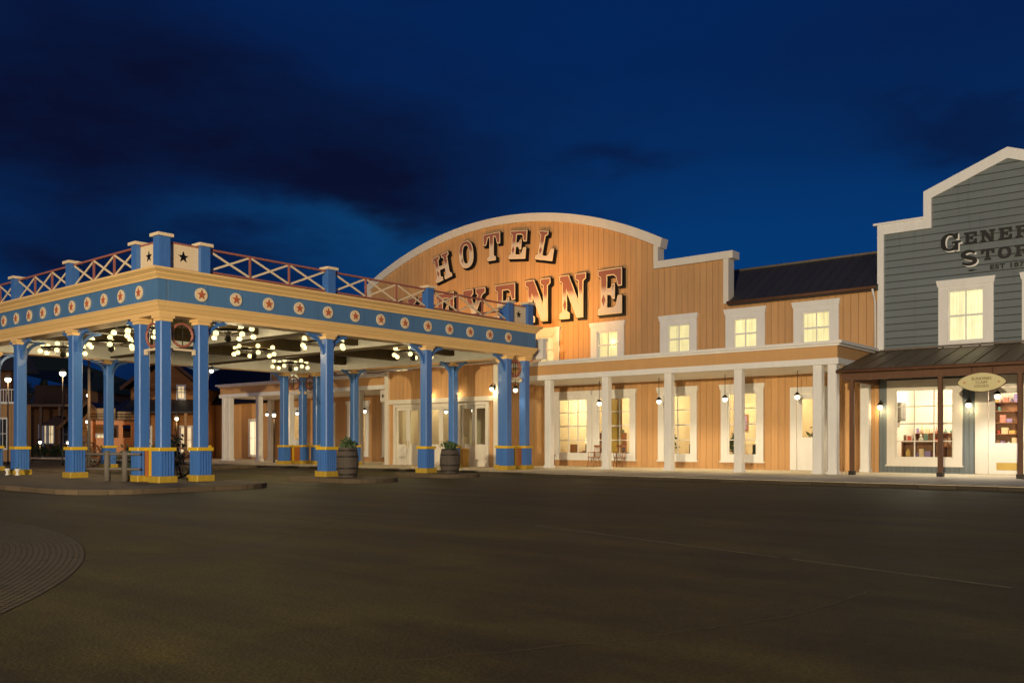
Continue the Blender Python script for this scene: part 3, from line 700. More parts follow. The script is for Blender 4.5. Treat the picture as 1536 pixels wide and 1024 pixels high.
# medallions
me_disc = None
def medal(x, y, face):
    global me_disc
    if me_disc is None:
        d = outline('medallion', [circ(.20)], .03, 'cream_pale', can)
        outline('star', [star_pts(.145,.42)], .015, 'star_red', d, (0,-.032,0))
        me_disc = d; o = d
    else: o = copy_tree(me_disc)
    o.location = (x,y,5.475); o.rotation_euler = (0,0,face)
for i in range(13): medal(X1+.352, 14.57+i*1.169, PI/2)
for i in range(12): medal(-25.08-i*1.066-.0*i, Y0-.352, 0)
for i in range(2): medal(-25.08-(12+i)*1.066, Y0-.352, 0)
# balustrade
ZB = 6.14
def post(x, y, h=.80, w_=.31):
    p = MB(); p.cbox(0,0,ZB-.0,ZB+h,w_); o = p.build('railing_post', 'blue', can, (x,y,0))
    q = MB(); q.cbox(0,0,ZB+h,ZB+h+.09,w_+.14); q.build('post_cap', 'cream_pale', o); return o
po = post(X1+.1,14.78); pc = post(X1+.1,Y0-.1,.88,.34)
xs = [-25.6,-29.9,-34.2,-38.5]; ys = [14.78,19.5,24.2,28.9]
xe0, xe1, ye0, ye1 = X0-.1, X1+.1, Y0-.1, Y1+.1
for (x,y) in ((xe0,ye0),(xe0,ye1),(xe1,ye1)): copy_tree(pc, (x,y,0))
for y in ys[1:]: copy_tree(po, (xe1,y,0))
for y in ys: copy_tree(po, (xe0,y,0))
for x in xs: copy_tree(po, (x,ye0,0)); copy_tree(po, (x,ye1,0))
def bay(a, b, n):
    a, b = Vector(a), Vector(b); d = (b-a).normalized(); a = a+d*.16; b = b-d*.16
    r = MB()
    for z in (ZB+.09, ZB+.76): r.bar((*a,z), (*b,z), .07, .06)
    for i in range(1, n): p = a.lerp(b, i/n); r.bar((*p,ZB+.12), (*p,ZB+.73), .055, .055)
    o = r.build('railing', 'red', can)
    x = MB()
    for i in range(n):
        p, q = a.lerp(b, i/n)+d*.04, a.lerp(b, (i+1)/n)-d*.04; nn_ = Vector((-d.y,d.x))*.015
        x.bar((*(p+nn_),ZB+.13), (*(q+nn_),ZB+.72), .028, .06); x.bar((*(p-nn_),ZB+.72), (*(q-nn_),ZB+.13), .028, .06)
    x.build('cross_slats', 'cream_pale', o)
for xx in (xe0, xe1):
    for y0, y1 in zip(ys, ys[1:]): bay((xx,y0), (xx,y1), 3)
for yy in (ye0, ye1):
    for x0, x1 in zip(xs, xs[1:]): bay((x0,yy), (x1,yy), 3)
def star_panel(x, y, rz, w_):
    o = MB().box(-w_/2,w_/2,-.03,.03,ZB+.05,ZB+.74).build('star_panel', 'cream_pale', can, (x,y,0)); o.rotation_euler = (0,0,rz)
    outline('star', [star_pts(.17,.40,(0,ZB+.40))], .012, 'black', o, (0,-.032,0))
    MB().box(-w_/2,w_/2,-.05,.05,ZB+.74,ZB+.79).build('panel_rail', 'red', o); MB().box(-w_/2,w_/2,-.05,.05,ZB+.0,ZB+.05).build('panel_rail', 'red', o)
for xx, rz in ((xe1,PI/2),(xe0,-PI/2)):
    star_panel(xx,(ye0+14.78)/2,rz,14.78-ye0-.32); star_panel(xx,(ye1+28.9)/2,rz,ye1-28.9-.32)
for yy, rz in ((ye0,0),(ye1,PI)):
    star_panel((xe1-25.6)/2,yy,rz,xe1+25.6-.32); star_panel((xe0-38.5)/2,yy,rz,-38.5-xe0-.32)
# floodlights on the canopy roof that light the lettering
fl = thing('floodlight', 'small black floodlight on the canopy roof aimed at the hotel lettering', 'floodlight', (-26.6,31.0,6.14))
b = MB(); b.box(-.03,.03,-.03,.03,0,.25); b.box(-.2,.2,-.1,.1,.25,.5); b.build('housing', 'iron', fl)
MB().box(-.17,.17,.102,.108,.28,.47).build('lens', 'globe_white', fl)
def spot(name, loc, target, power, angle, blend, col, radius=.15):
    o = plight(name, loc, power, col, radius, 'SPOT'); o.data.spot_size = R(angle); o.data.spot_blend = blend
    o.rotation_euler = (Vector(target)-Vector(loc)).to_track_quat('-Z','Y').to_euler(); return o
spot('sign_spot', (-26.9,31.3,6.5), (-26.9,36,8.2), 1600, 105, 1.0, (1,.48,.11))
spot('sign_spot', (-34.0,30.2,6.7), (-33.4,36,9.8), 1500, 110, 1.0, (1,.48,.11))

# ------------------------------------------------------------------ chandeliers under the canopy
chand0 = None
chs = [(-27.2,17.5,'just right of the corner columns'),
       (-27.5,21.8,'behind the second front column'),
       (-27.5,26.5,'beside the hotel, left of the third front column'),
       (-32.0,21.8,'in the middle of the ceiling'),
       (-36.2,26.7,'at the far rear corner, low in view'),
       (-33.6,16.6,'left of the corner columns'),
       (-37.2,16.4,'farthest left, beside the second left column'),
       (-28.9,15.3,'seen inside the red ring of the corner columns')]
for x, y, lb in chs:
    if chand0 is None:
        c0 = thing('wheel_chandelier', 'wagon wheel chandelier with lit globes, '+lb, 'chandelier', (x,y,4.9), 0, 'wagon wheel chandeliers under the canopy')
        b = MB(); b.tube([(.75*math.cos(2*PI*i/24), .75*math.sin(2*PI*i/24), 0) for i in range(24)], .055, 6, True)
        for k in range(6): a = PI*k/3; b.tube([(.75*math.cos(a),.75*math.sin(a),-.02),(.84*math.cos(a),.84*math.sin(a),-.25),(.84*math.cos(a),.84*math.sin(a),-.24)], .02, 5); b.tube([(.77*math.cos(a),.77*math.sin(a),0),(.78*math.cos(a),.78*math.sin(a),.06)], .05, 6)
        b.lathe([(.02,-.35),(.12,-.28),(.09,-.1),(.14,0),(.05,.12)], n=12)
        for k in range(4): a = PI*k/4; b.bar((.75*math.cos(a),.75*math.sin(a),0), (-.75*math.cos(a),-.75*math.sin(a),0), .035)
        b.build('wheel', 'iron', c0)
        MB().tube([(0,0,0),(0,0,.82)], .02, 6).build('hanger', 'iron', c0)
        g0 = None
        for k in range(6):
            a = 2*PI*k/6
            for dz, rr in ((-.13,.84),(.14,.78)):
                lc = (rr*math.cos(a), rr*math.sin(a), dz)
                if g0 is None: g0 = MB().ball((0,0,0), .092, 12).build('globe', 'globe', c0, lc)
                else: copy_tree(g0, lc)
        chand0 = c0
    else: copy_tree(chand0, (x,y,4.9), random.random(), label='wagon wheel chandelier with lit globes, '+lb)
    plight('chandelier_light', (x,y,4.70), 160, (1,.78,.42), .5)

# ------------------------------------------------------------------ lanterns
lan0 = None
def lantern(x, y, z, label, rod=.9, power=14, wall=False, group='globe lanterns of the hotel', col=(1,.80,.48)):
    global lan0
    key = 'w' if wall else 'h'
    o = thing('hanging_lantern' if not wall else 'wall_lantern', label, 'lantern', (x,y,z), 0, group)
    MB().ball((0,0,0), .10, 14).build('globe', 'globe_white', o)
    b = MB(); b.lathe([(.13,.06),(.11,.10),(.06,.16),(.02,.20)], n=12)
    b.build('shade', 'iron', o)
    b = MB()
    if wall: b.tube([(0,0,.18),(0,.06,.26),(0,.16,.24),(0,.2,.1)], .015, 6); b.box(-.05,.05,.19,.21,-.05,.2)
    else: b.tube([(0,0,.18),(0,0,rod)], .012, 6)
    b.build('bracket' if wall else 'rod', 'iron', o)
    if power:
        if wall: plight('lantern_light', (x,y,z-.16), power, (1,.74,.36), .06)
        else:
            l = plight('lantern_light', (x,y,z-.16), power*1.6, col, .08, 'SPOT'); l.data.spot_size = R(150); l.data.spot_blend = .6
    return o
names = ['left of the second white column','left of the third white column','left of the fourth white column','left of the paired corner columns']
for x, nm in zip((-23.2,-20.1,-17.0,-13.95), names): lantern(x,34.0,2.9,'globe lantern hung from the colonnade ceiling '+nm, 1.03, 85)
for x, nm in zip((-39.2,-42.3,-45.4,-48.5), ('just left of the hotel entrance','behind the far canopy columns','beside the far white columns','at the far left end of the hotel')):
    lantern(x,34.0,2.9,'globe lantern under the far colonnade '+nm, 1.03, 22)
lantern(-31.6,31.42,3.55,'wall lantern on the orange entrance wall left of the third blue column',wall=True,power=16)
lantern(-29.83,31.42,3.55,'wall lantern between the entrance doors, right of the rear blue column',wall=True,power=16)
lantern(-27.36,31.36,3.6,'wall lantern on the white pilaster right of the doors',wall=True,power=12)
lantern(-24.4,29.5,3.35,'globe lantern hung between the paired blue columns beside the hotel',.55,power=10)
lantern(-24.9,24.55,3.42,'globe lantern hung beside the third front blue column',1.4,power=8)
lantern(-38.7,24.0,4.55,'bright globe lantern hung behind the right corner column',.3,power=40)
lantern(-39.7,20.9,4.45,'globe lantern hung from the far beam left of the corner columns',.34,power=10)
lantern(-11.41,35.8,2.5,'wall lantern left of the store window on teal boards',wall=True,power=9,group='store lanterns')
lantern(-8.29,35.8,2.5,'wall lantern between the store window and its door',wall=True,power=9,group='store lanterns')

# ------------------------------------------------------------------ GENERAL STORE
store = thing('general_store', 'teal clapboard general store with stepped white-trimmed false front', 'shop', (0,0,0))
SC = -7.05
h2 = [inset(window(store, -9.35,-7.5,4.6,7.1,YW,2,2,.32,curtain='curtain_store')), inset(window(store, 2*SC+7.5,2*SC+9.35,4.6,7.1,YW,2,2,.32,curtain='curtain_store'))]
up = [(XR+.02,3.95),(2*SC-XR,3.95),(2*SC-XR,9.45),(2*SC+9.8,9.45),(2*SC+9.8,10.5),(SC,11.55),(-9.8,10.5),(-9.8,9.45),(XR+.02,9.45)]
outline('upper_wall', [up]+[h[::-1] for h in h2], .3, 'store_upper', store, (0,YW+.3,0))
h3 = [inset(window(store,-11.2,-8.53,.3,3.5,YW,3,4,.3,header=False,fm='white_bright',sash=.06)), door(store,-8.1,-6.1,3.55,YW,1.12,.42,1,fm='white_bright',kick=True)]
outline('lower_wall', [[(XR+.02,-.02),(2*SC-XR,-.02),(2*SC-XR,3.95),(XR+.02,3.95)]]+[h[::-1] for h in h3], .3, 'store_lower', store, (0,YW+.3,0))
t_in = [(XR+.22,4.7),(XR+.22,9.13),(-9.58,9.13),(-9.58,10.24),(SC,11.22),(2*SC+9.58,10.24),(2*SC+9.58,9.13),(2*SC-XR-.22,9.13),(2*SC-XR-.22,4.7)]
t_out = [(XR-.02,4.7),(XR-.02,9.5),(-9.86,9.5),(-9.86,10.52),(SC,11.62),(2*SC+9.86,10.52),(2*SC+9.86,9.5),(2*SC-XR+.02,9.5),(2*SC-XR+.02,4.7)]
strip(t_in, t_out, YW-.12, YW+.4, 'trim', 'white', store)
MB().box(XR-.16,-9.86,YW-.18,YW+.45,9.5,9.58).build('coping', 'white', store); MB().box(2*SC+9.86,2*SC-XR+.16,YW-.18,YW+.45,9.5,9.58).build('coping', 'white', store)
# porch
b = MB(); xa, xb = -11.75, 2*SC+11.75-.6
b.add([(xa,32.15,3.72),(xb,32.15,3.72),(xb,YW-.01,4.66),(xa+.0,YW-.01,4.66),(xa,32.15,3.66),(xb,32.15,3.66),(xb,YW-.01,4.58),(xa,YW-.01,4.58)],
      [(0,1,2,3),(7,6,5,4),(4,5,1,0),(1,5,6,2),(0,3,7,4)])
pr = b.build('porch_roof', 'rust_roof', store)
b = MB()
k = 0; x = xa+.1
while x < xb: b.bar((x,32.13,3.735), (x,YW-.03,4.675), .035, .03); x += .62
b.build('roof_seams', 'rust_roof', pr)
MB().box(xa,xb,YW-.09,YW-.012,4.66,4.74).build('flashing', 'grey_wood', pr)
b = MB(); b.box(xa+.1,xb-.1,32.35,32.5,3.35,3.64); b.box(xa+.1,xa+.25,32.5,YW-.02,3.35,3.64); b.build('porch_beam', 'brown_wood', store)
MB().tube([(xa,32.1,3.66),(xb,32.1,3.66)], .06, 8).build('gutter', 'brown_wood', pr)
pp = None
for x in (-11.3,-8.37,-6.0,-2.9):
    if pp is None:
        q = MB(); q.cbox(0,0,.0,3.35,.15,.15,.02); pp = q.build('porch_post', 'brown_wood', store, (x,32.42,0)); q = MB(); q.cbox(0,0,0,.14,.2); q.build('post_foot', 'iron', pp)
    else: copy_tree(pp, (x,32.42,0))
# inside of the store
b = MB(); b.box(XR+.1,-2.8,40.3,40.4,0,3.7); b.box(XR+.1,-2.8,YW+.31,40.3,3.6,3.7); b.box(XR+.03,XR+.1,YW+.31,40.4,0,3.7); b.box(-2.8,-2.7,YW+.31,40.4,0,3.7); b.build('interior_wall', 'store_plaster', store)
MB().box(XR+.1,-2.8,YW+.31,40.3,-.02,0).build('interior_floor', 'interior_wood', store)
for x in (-10,-5.6): plight('store_light', (x,38.0,3.35), 420, (1,.84,.66), .3)
cols_ = [(.5,.08,.05),(.6,.35,.1),(.2,.1,.05),(.65,.6,.5),(.15,.25,.2),(.55,.2,.15),(.3,.2,.4),(.7,.5,.3)]
GM = [paint('goods_%d' % i, c, .5, .1) for i, c in enumerate(cols_)]
def shelf_unit(x0, x1, y, h, label, seed, lo=.1):
    rnd = random.Random(seed)
    o = thing('display_shelf', label, 'shelf', (x0,y,0)); w_ = x1-x0
    b = MB(); b.box(0,.04,0,.4,0,h); b.box(w_-.04,w_,0,.4,0,h); b.box(0,w_,.4,.42,0,h); b.build('frame', 'interior_wood', o)
    z = lo; n = 0
    while z < h-.2:
        MB().box(.041,w_-.041,.0,.399,z,z+.03).build('shelf', 'interior_wood', o)
        x = .08
        while x < w_-.25:
            ww = rnd.uniform(.1,.24); hh = rnd.uniform(.12,.33)
            if rnd.random() < .85 and n < 60:
                q = MB()
                if rnd.random() < .5: q.box(x,x+ww,.06,.06+rnd.uniform(.12,.28),z+.031,z+.031+hh)
                else: q.lathe([(ww*.42,0),(ww*.45,.03),(ww*.45,hh*.7),(ww*.2,hh*.85),(ww*.2,hh)], (x+ww/2,.2,z+.031), 10)
                q.build('goods', GM[rnd.randrange(8)], o); n += 1
            x += ww+.03
        z += .45
    MB().box(0,w_,-.01,.43,h+.001,h+.03).build('shelf', 'interior_wood', o)
    x = .06
    while x < w_-.2:
        ww = rnd.uniform(.08,.2); hh = rnd.uniform(.1,.34); q = MB()
        if rnd.random() < .4: q.box(x,x+ww,.08,.08+ww,h+.031,h+.031+hh)
        elif rnd.random() < .5: q.ball((x+ww/2,.2,h+.031+ww*.5), ww*.5, 10)
        else: q.lathe([(ww*.42,0),(ww*.5,hh*.3),(ww*.15,hh*.6),(ww*.25,hh*.8),(ww*.05,hh)], (x+ww/2,.2,h+.031), 10)
        q.build('goods', GM[rnd.randrange(8)], o); x += ww+rnd.uniform(.01,.08)
    return o
shelf_unit(-11.1,-9.75,37.4,1.15,'low wooden shelf of goods behind the left half of the store window',1)
shelf_unit(-9.6,-8.5,37.6,.95,'wooden shelf of goods behind the right half of the store window',2)
wc = thing('wall_cabinet', 'grey wall cabinet high on the left inside the store window', 'cabinet', (-11.41,37.6,2.0))
MB().box(0,.22,0,.7,0,.75).build('case', 'grey_wood', wc); MB().box(.221,.235,.04,.34,.04,.71).box(.221,.235,.36,.66,.04,.71).build('doors', 'grey_wood', wc)
shelf_unit(-11.3,-9.6,39.8,1.5,'pale wooden shelf with goods on the back wall behind the store window',5)
shelf_unit(-8.3,-5.2,39.7,2.7,'tall shelf of red goods seen through the store door',3)
lp = lantern(-7.06,34.4,2.72,'bright bare globe hung on the porch before the store door',.9,power=170,group='store lanterns',col=(1,.88,.72))
# painted name
ss = thing('store_sign', 'dark serif lettering painted on the teal clapboards above the store windows', 'sign', (0,0,0))
def row(txt, cxm, zbase, hcap, hsm, wcap, wsm, gap):
    tot = sum((GW[c]*(wcap if i == 0 else wsm)) for i, c in enumerate(txt)) + gap*(len(txt)-1); x = cxm-tot/2
    for i, c in enumerate(txt):
        wd = wcap if i == 0 else wsm; h = hcap if i == 0 else hsm
        z = zbase+hsm/2 if i else zbase+hsm-.43*hcap
        place_glyph(c, ss, x+GW[c]*wd/2, z, h, wd, 0, YW-.03, 0, 'cap' if i == 0 else 'plain'); x += GW[c]*wd+gap
row('GENERAL', SC-.12, 8.36, .64, .42, .70, .56, .11)
row('STORE', SC-.12, 7.70, .58, .40, .68, .56, .11)
def text(txt, size, parent, loc, mat, rot=(R(90),0,0), ext=.006, spacing=1.0, xs_=1.0, name='lettering', offset=0):
    cu = bpy.data.curves.new(name, 'FONT'); cu.body = txt; cu.size = size; cu.extrude = ext; cu.align_x = 'CENTER'; cu.align_y = 'CENTER'; cu.space_character = spacing; cu.offset = offset
    ob = bpy.data.objects.new(name, cu); me = bpy.data.meshes.new_from_object(ob); bpy.data.objects.remove(ob)
    me.materials.append(M[mat]); o = bpy.data.objects.new(name, me); C.objects.link(o); o.parent = parent; o.location = loc; o.rotation_euler = rot; o.scale = (xs_,1,1); return o
text('EST 1876', .22, ss, (SC+.05,YW-.042,7.42), 'black', spacing=1.15, xs_=1.3, offset=.008)
for sg in (1,-1): outline('flourish', [[(sg*.0,0),(sg*.22,.035),(sg*.34,0),(sg*.22,-.035)][::sg]], .01, 'black', ss, (SC+sg*.98,YW-.03,7.40))
# oval hanging sign
ov = thing('oval_sign', 'cream pointed oval sign with dark lettering hanging from the store porch eave', 'sign', (-7.02,32.0,3.08))
tp = []
for i in range(40):
    a = 2*PI*i/40; c_, s_ = math.cos(a), math.sin(a)
    tp.append((.70*math.copysign(abs(c_)**1.15, c_), .30*math.copysign(abs(s_)**1.25, s_)))
outline('board', [tp], .05, 'gold', ov, (0,0,0))
outline('rim', [[(x*1.04,z*1.06) for x,z in tp]], .03, 'brown_wood', ov, (0,.04,0))
text('SUNDRIES', .13, ov, (0,-.056,.11), 'brown_wood', ext=.004); text('CLAIM', .12, ov, (0,-.056,-.01), 'brown_wood', ext=.004); text('GOODS', .12, ov, (0,-.056,-.13), 'brown_wood', ext=.004)
for sx in (-.5,.5): outline('stud', [star_pts(.045)], .01, 'star_red', ov, (sx,-.052,0))
for sx in (-.3,.3): MB().tube([(sx,.02,.26),(sx,.02,.48)], .01, 6).build('hanger', 'iron', ov)

# ------------------------------------------------------------------ hotel interiors: furniture and lamps
for x, pw in ((-25.9,260),(-23.6,90),(-19.8,160),(-17.2,240),(-13.9,200),(-37.5,120),(-40.5,100),(-43.5,100),(-48,140)):
    plight('room_light', (x,38.6,3.2), pw, (1,.76,.44), .25)
for x in (-33,-29.3): plight('lobby_light', (x,34.6,3.5), 90, (1,.76,.42), .3)
shelf_unit(-26.6,-25.2,39.0,1.6,'brown dresser with ornaments behind the double hotel window',11,.4)
shelf_unit(-18.0,-16.6,39.4,1.9,'tall brown shelf behind the hotel window right of the fourth column',12,.3)
def table_lamp(x, y, label):
    o = thing('table_lamp', label, 'lamp', (x,y,0), 0, 'table lamps inside the hotel')
    b = MB(); b.cbox(0,0,0,.72,.5,.4); b.build('stand', 'interior_wood', o)
    MB().lathe([(.07,.72),(.09,.8),(.04,.95),(.02,1.15)], n=10).build('base', 'brass', o)
    MB().lathe([(.20,1.12),(.12,1.4)], n=14).build('lamp_shade', 'globe', o)
table_lamp(-26.3,37.6,'lit table lamp in the left half of the double hotel window')
table_lamp(-17.0,37.3,'lit table lamp in the window beside the fourth white column')
table_lamp(-20.3,38.6,'lit table lamp in the window beside the third white column')
def picture(x, z, w_, h_, col, label):
    o = thing('framed_picture', label, 'picture', (x,40.98,z), 0, 'pictures on the hotel rooms back wall')
    MB().box(-w_/2,w_/2,-.04,0,-h_/2,h_/2).build('frame', 'interior_wood', o); MB().box(-w_/2+.06,w_/2-.06,-.05,-.041,-h_/2+.06,h_/2-.06).build('canvas', GM[col], o)
picture(-28.2+1.2,2.1,.7,.9,4,'tall framed picture seen in the left pane of the double hotel window')
picture(-24.6,2.2,1.0,.7,1,'wide framed picture seen in the right pane of the double window')
picture(-19.6,2.1,.7,.8,6,'dark framed picture in the room behind the third white column')
o = thing('window_drape', 'ochre drape drawn at the right pane of the double hotel window', 'curtain', (0,0,0))
b = MB(); vs = []
for i in range(31): vs += [(-24.4+.8*i/30,36.5+.03*math.sin(i*1.7),.5),(-24.4+.8*i/30,36.5+.03*math.sin(i*1.7),3.3)]
b.add(vs, [(2*i,2*i+2,2*i+3,2*i+1) for i in range(30)], True); b.build('cloth', 'ochre', o); MB().tube([(-24.6,36.5,3.33),(-22.9,36.5,3.33)], .02, 6).build('rail', 'brass', o)

def leaves(name, c, r, n, size, mat, parent=None, squash=.8, seed=0, loc=None):
    rnd = random.Random(seed); b = MB()
    for i in range(n):
        while True:
            v = Vector([rnd.uniform(-1,1) for _ in range(3)])
            if .15 < v.length < 1: break
        v = v*(.55+.45*rnd.random()); v = v*(1+.25*math.sin(v.x*5+seed)*math.cos(v.z*4))
        p = Vector(c)+Vector((v.x*r, v.y*r, v.z*r*squash))
        d = Vector([rnd.uniform(-1,1) for _ in range(3)]).normalized(); e_ = d.orthogonal().normalized(); s = size*rnd.uniform(.6,1.4)
        b.add([p-d*s, p+e_*s*.4, p+d*s, p-e_*s*.4], [(0,1,2,3)])
    return b.build(name, mat, parent, loc)
def armchair(x, y, rz, mat, label):
    o = thing('armchair', label, 'armchair', (x,y,0), rz, 'armchairs inside the hotel')
    b = MB(); b.cbox(0,0,.12,.46,.62,.6,.05); b.build('seat', mat, o)
    b = MB(); b.cbox(0,.33,.12,1.05,.78,.16,.05); b.build('backrest', mat, o)
    for sx in (-1,1): q = MB(); q.cbox(sx*.38,0,.12,.66,.14,.62,.04); q.build('armrest', mat, o)
    for sx in (-1,1):
        for sy in (-1,1): MB().tube([(sx*.3,sy*.22,.13),(sx*.31,sy*.23,0)], .03, 6).build('leg', 'interior_wood', o)
armchair(-26.6,37.3,2.6,'interior_wood','brown armchair low in the left pane of the double hotel window')
armchair(-25.6,37.2,3.3,'black','black armchair low in the left pane of the double hotel window, beside the brown one')
armchair(-24.2,37.6,2.9,'blue','blue armchair behind the ochre drape of the double hotel window')
armchair(-19.9,37.4,3.0,'leaf_dark','dark green armchair in the window beside the third white column')
armchair(-16.7,37.0,3.4,'leaf_dark','dark green armchair in the window beside the fourth white column')
def house_plant(x, y, label, sd):
    o = thing('house_plant', label, 'plant', (x,y,0), 0, 'house plants inside the hotel')
    MB().lathe([(.13,0),(.18,.32),(.16,.32)], n=12).build('pot', 'coach', o)
    leaves('foliage', (0,0,1.05), .36, 170, .12, 'leaf', o, 1.8, seed=sd); MB().tube([(0,0,.3),(0,0,1.2)], [.03,.015], 6).build('stem', 'bark', o)
house_plant(-21.2,36.9,'leafy house plant at the left of the window beside the third white column',3)
house_plant(-18.0,37.0,'leafy house plant in the window beside the fourth white column',4)
house_plant(-14.6,37.2,'tall house plant behind the glass of the right hotel door',6)
house_plant(-28.6,33.0,'house plant behind the right entrance door',8)
lantern(-30.9,34.0,2.75,'globe lamp hung inside the lobby behind the middle entrance door',.8,power=0)
lantern(-33.2,34.4,2.75,'globe lamp hung inside the lobby behind the left entrance door',.8,power=0)
# porch chairs
def chair(x, y, rz, label):
    o = thing('wooden_chair', label, 'chair', (x,y,0), rz, 'spindle back chairs on the hotel porch')
    MB().cbox(0,0,.42,.46,.46,.44,.04).build('seat', 'interior_wood', o)
    for sx in (-1,1):
        for sy in (-1,1): MB().tube([(sx*.17,sy*.16,.42),(sx*.22,sy*.21,0)], [.022,.016], 6).build('leg', 'interior_wood', o)
    b = MB()
    for i in range(5): b.tube([(-.18+.09*i,.19,.45),(-.2+.1*i,.27,.95)], .011, 6)
    b.bar((-.24,.27,.97), (.24,.27,.97), .04, .09)
    for sx in (-1,1): b.tube([(sx*.21,.2,.45),(sx*.24,.24,.7)], .015, 6); b.bar((sx*.23,-.15,.68), (sx*.23,.25,.68), .04, .03); b.tube([(sx*.21,-.14,.46),(sx*.23,-.14,.67)], .014, 6)
    b.build('backrest', 'interior_wood', o)
chair(-22.9,35.2,.25,'brown spindle chair on the hotel porch below the right pane of the double window')
chair(-24.4,35.3,-.2,'brown spindle chair on the porch half hidden by the second white column')
# entrance luggage cart-like bin and white chair
o = thing('wooden_bin', 'tan wooden lidded bin standing before the right entrance door', 'bin', (-28.9,31.0,0))
b = MB(); b.cbox(0,0,0,.82,.5,.45,.02); b.build('body', 'ochre', o); b = MB(); b.cbox(0,0,.82,.90,.58,.52,.03); b.build('lid', 'cream', o)
o = thing('patio_chair', 'white metal patio chair beside the left entrance doors', 'chair', (-33.2,31.0,0))
MB().cbox(0,0,.43,.46,.44,.42,.05).build('seat', 'white_bright', o)
for sx in (-1,1):
    for sy in (-1,1): MB().tube([(sx*.18,sy*.17,.43),(sx*.21,sy*.2,0)], .013, 6).build('leg', 'white_bright', o)
b = MB(); b.tube([(-.2,.2,.45),(-.2,.26,.8),(0,.28,.95),(.2,.26,.8),(.2,.2,.45)], .016, 6)
for i in range(4): b.tube([(-.12+.08*i,.2,.45),(-.12+.08*i,.27,.85)], .009, 6)
b.build('backrest', 'white_bright', o)
o = thing('star_plaque', 'white plaque with a dark star at the left corner of the entrance', 'plaque', (-35.15,31.75,3.55))
MB().box(-.2,.2,-.03,.03,-.3,.3).build('board', 'white_bright', o); outline('star', [star_pts(.13)], .01, 'black', o, (0,-.032,0)); 

# ------------------------------------------------------------------ barrels with shrubs
def barrel(x, y, label, h=.98, r=.36):
    o = thing('barrel_planter', label, 'barrel', (x,y,.004), 0, 'half-dark barrels used as planters beside the canopy')
    prof = [(r*(.80+.20*math.sin(PI*i/8)), h*i/8) for i in range(9)]
    b = MB(); n = 20; vs = []; 
    b.lathe(prof+[(r*.74,h),(r*.72,h-.06),(.01,h-.06)], n=24, smooth=False); b.build('staves', 'barrel_wood', o)
    for z in (.1,.3,.68,.88):
        rr = r*(.80+.20*math.sin(PI*z/h)); q = MB(); q.lathe([(rr+.004,z*1.0-.025),(rr+.012,z-.02),(rr+.012,z+.02),(rr+.004,z+.025)], n=24); q.build('hoop', 'iron', o)
    sh = thing('potted_shrub', label.replace('dark weathered barrel', 'leafy green shrub in the barrel'), 'shrub', (x,y,h-.05), 0, 'shrubs growing in the barrels')
    leaves('foliage', (0,0,.16), .34, 260, .07, 'leaf', sh, .65, seed=int(abs(x*7)))
    b = MB()
    for i in range(5): b.tube([(0,0,-.01),(.12*math.cos(i*1.3),.12*math.sin(i*1.3),.2)], [.012,.006], 5)
    b.build('stem', 'bark', sh)
barrel(-23.15,19.35,'dark weathered barrel right of the second front blue column')
barrel(-23.35,24.4,'dark weathered barrel right of the third front blue column',.9,.38)

ab = thing('alarm_box', 'small red box on the orange wall beside the double hotel window', 'alarm box', (-28.25,35.9,1.62))
MB().box(-.13,.13,-.05,.09,-.16,.16).build('case', 'star_red', ab); MB().box(-.08,.08,-.056,-.051,-.05,.08).build('glass', 'cream_pale', ab)
for (ux, uy), lb in (((-33.95,13.05),'small white urn at the left foot of the second left blue column'), ((-33.35,13.15),'small white urn at the right foot of the second left blue column')):
    un = thing('stone_urn', lb, 'urn', (ux,uy,0), 0, 'white urns at a column foot')
    MB().lathe([(.07,0),(.07,.03),(.035,.05),(.04,.09),(.08,.2),(.09,.23),(.07,.23)], n=14).build('bowl', 'white', un)
    leaves('foliage', (0,0,.24), .06, 60, .025, 'leaf', un, .6, seed=2)

# ------------------------------------------------------------------ wooden hitching rail
o = thing('hitching_rail', 'weathered two-post wooden rail left of the corner columns', 'fence', (0,0,0))
for (x, y) in ((-26.25,12.85),(-25.72,13.12)): MB().lathe([(.09,0),(.085,.86),(.05,.9)], (x,y,0), 10).build('rail_post', 'grey_wood', o)
d_ = Vector((-26.25+25.72, 12.85-13.12)).normalized()
for z in (.36,.80):
    a = Vector((-25.72,13.12))-d_*.5; b_ = Vector((-26.25,12.85))+d_*.7
    MB().tube([(a.x,a.y,z),((a.x+b_.x)/2,(a.y+b_.y)/2,z+.01),(b_.x,b_.y,z)], .035, 8).build('rail', 'grey_wood', o)

# ------------------------------------------------------------------ stagecoach beyond the canopy
def cart_wheel(parent, x, y, r, name='wheel'):
    o = bpy.data.objects.new(name, None); C.objects.link(o); o.parent = parent; o.location = (x,y,r)
    MB().tube([(r*math.cos(2*PI*i/24)*.97, 0, r*math.sin(2*PI*i/24)*.97) for i in range(24)], .035, 6, True).build('rim', 'brown_wood', o)
    b = MB()
    for k in range(12): a = 2*PI*k/12; b.bar((0,0,0), (r*.95*math.cos(a),0,r*.95*math.sin(a)), .03)
    b.build('spokes', 'canvas', o); MB().ball((0,0,0), .09, 10).build('hub', 'brown_wood', o)
st = thing('stagecoach', 'orange wooden stagecoach with lit windows standing behind the canopy', 'stagecoach', (-44.3,22.0,-.13), R(62))
prof = [(-1.05,1.05),(-.75,.78),(.75,.78),(1.05,1.05),(1.12,1.9),(1.02,2.35),(-1.02,2.35),(-1.12,1.9)]
win = [rect(-.85,-.42,1.5,2.15), rect(-.25,.25,1.5,2.15), rect(.42,.85,1.5,2.15)]
bd = outline('body', [prof]+[w_[::-1] for w_ in win], .06, 'coach', st, (0,-.62,0)); outline('side_panel', [prof]+[w_[::-1] for w_ in win], .06, 'coach', st, (0,.68,0))
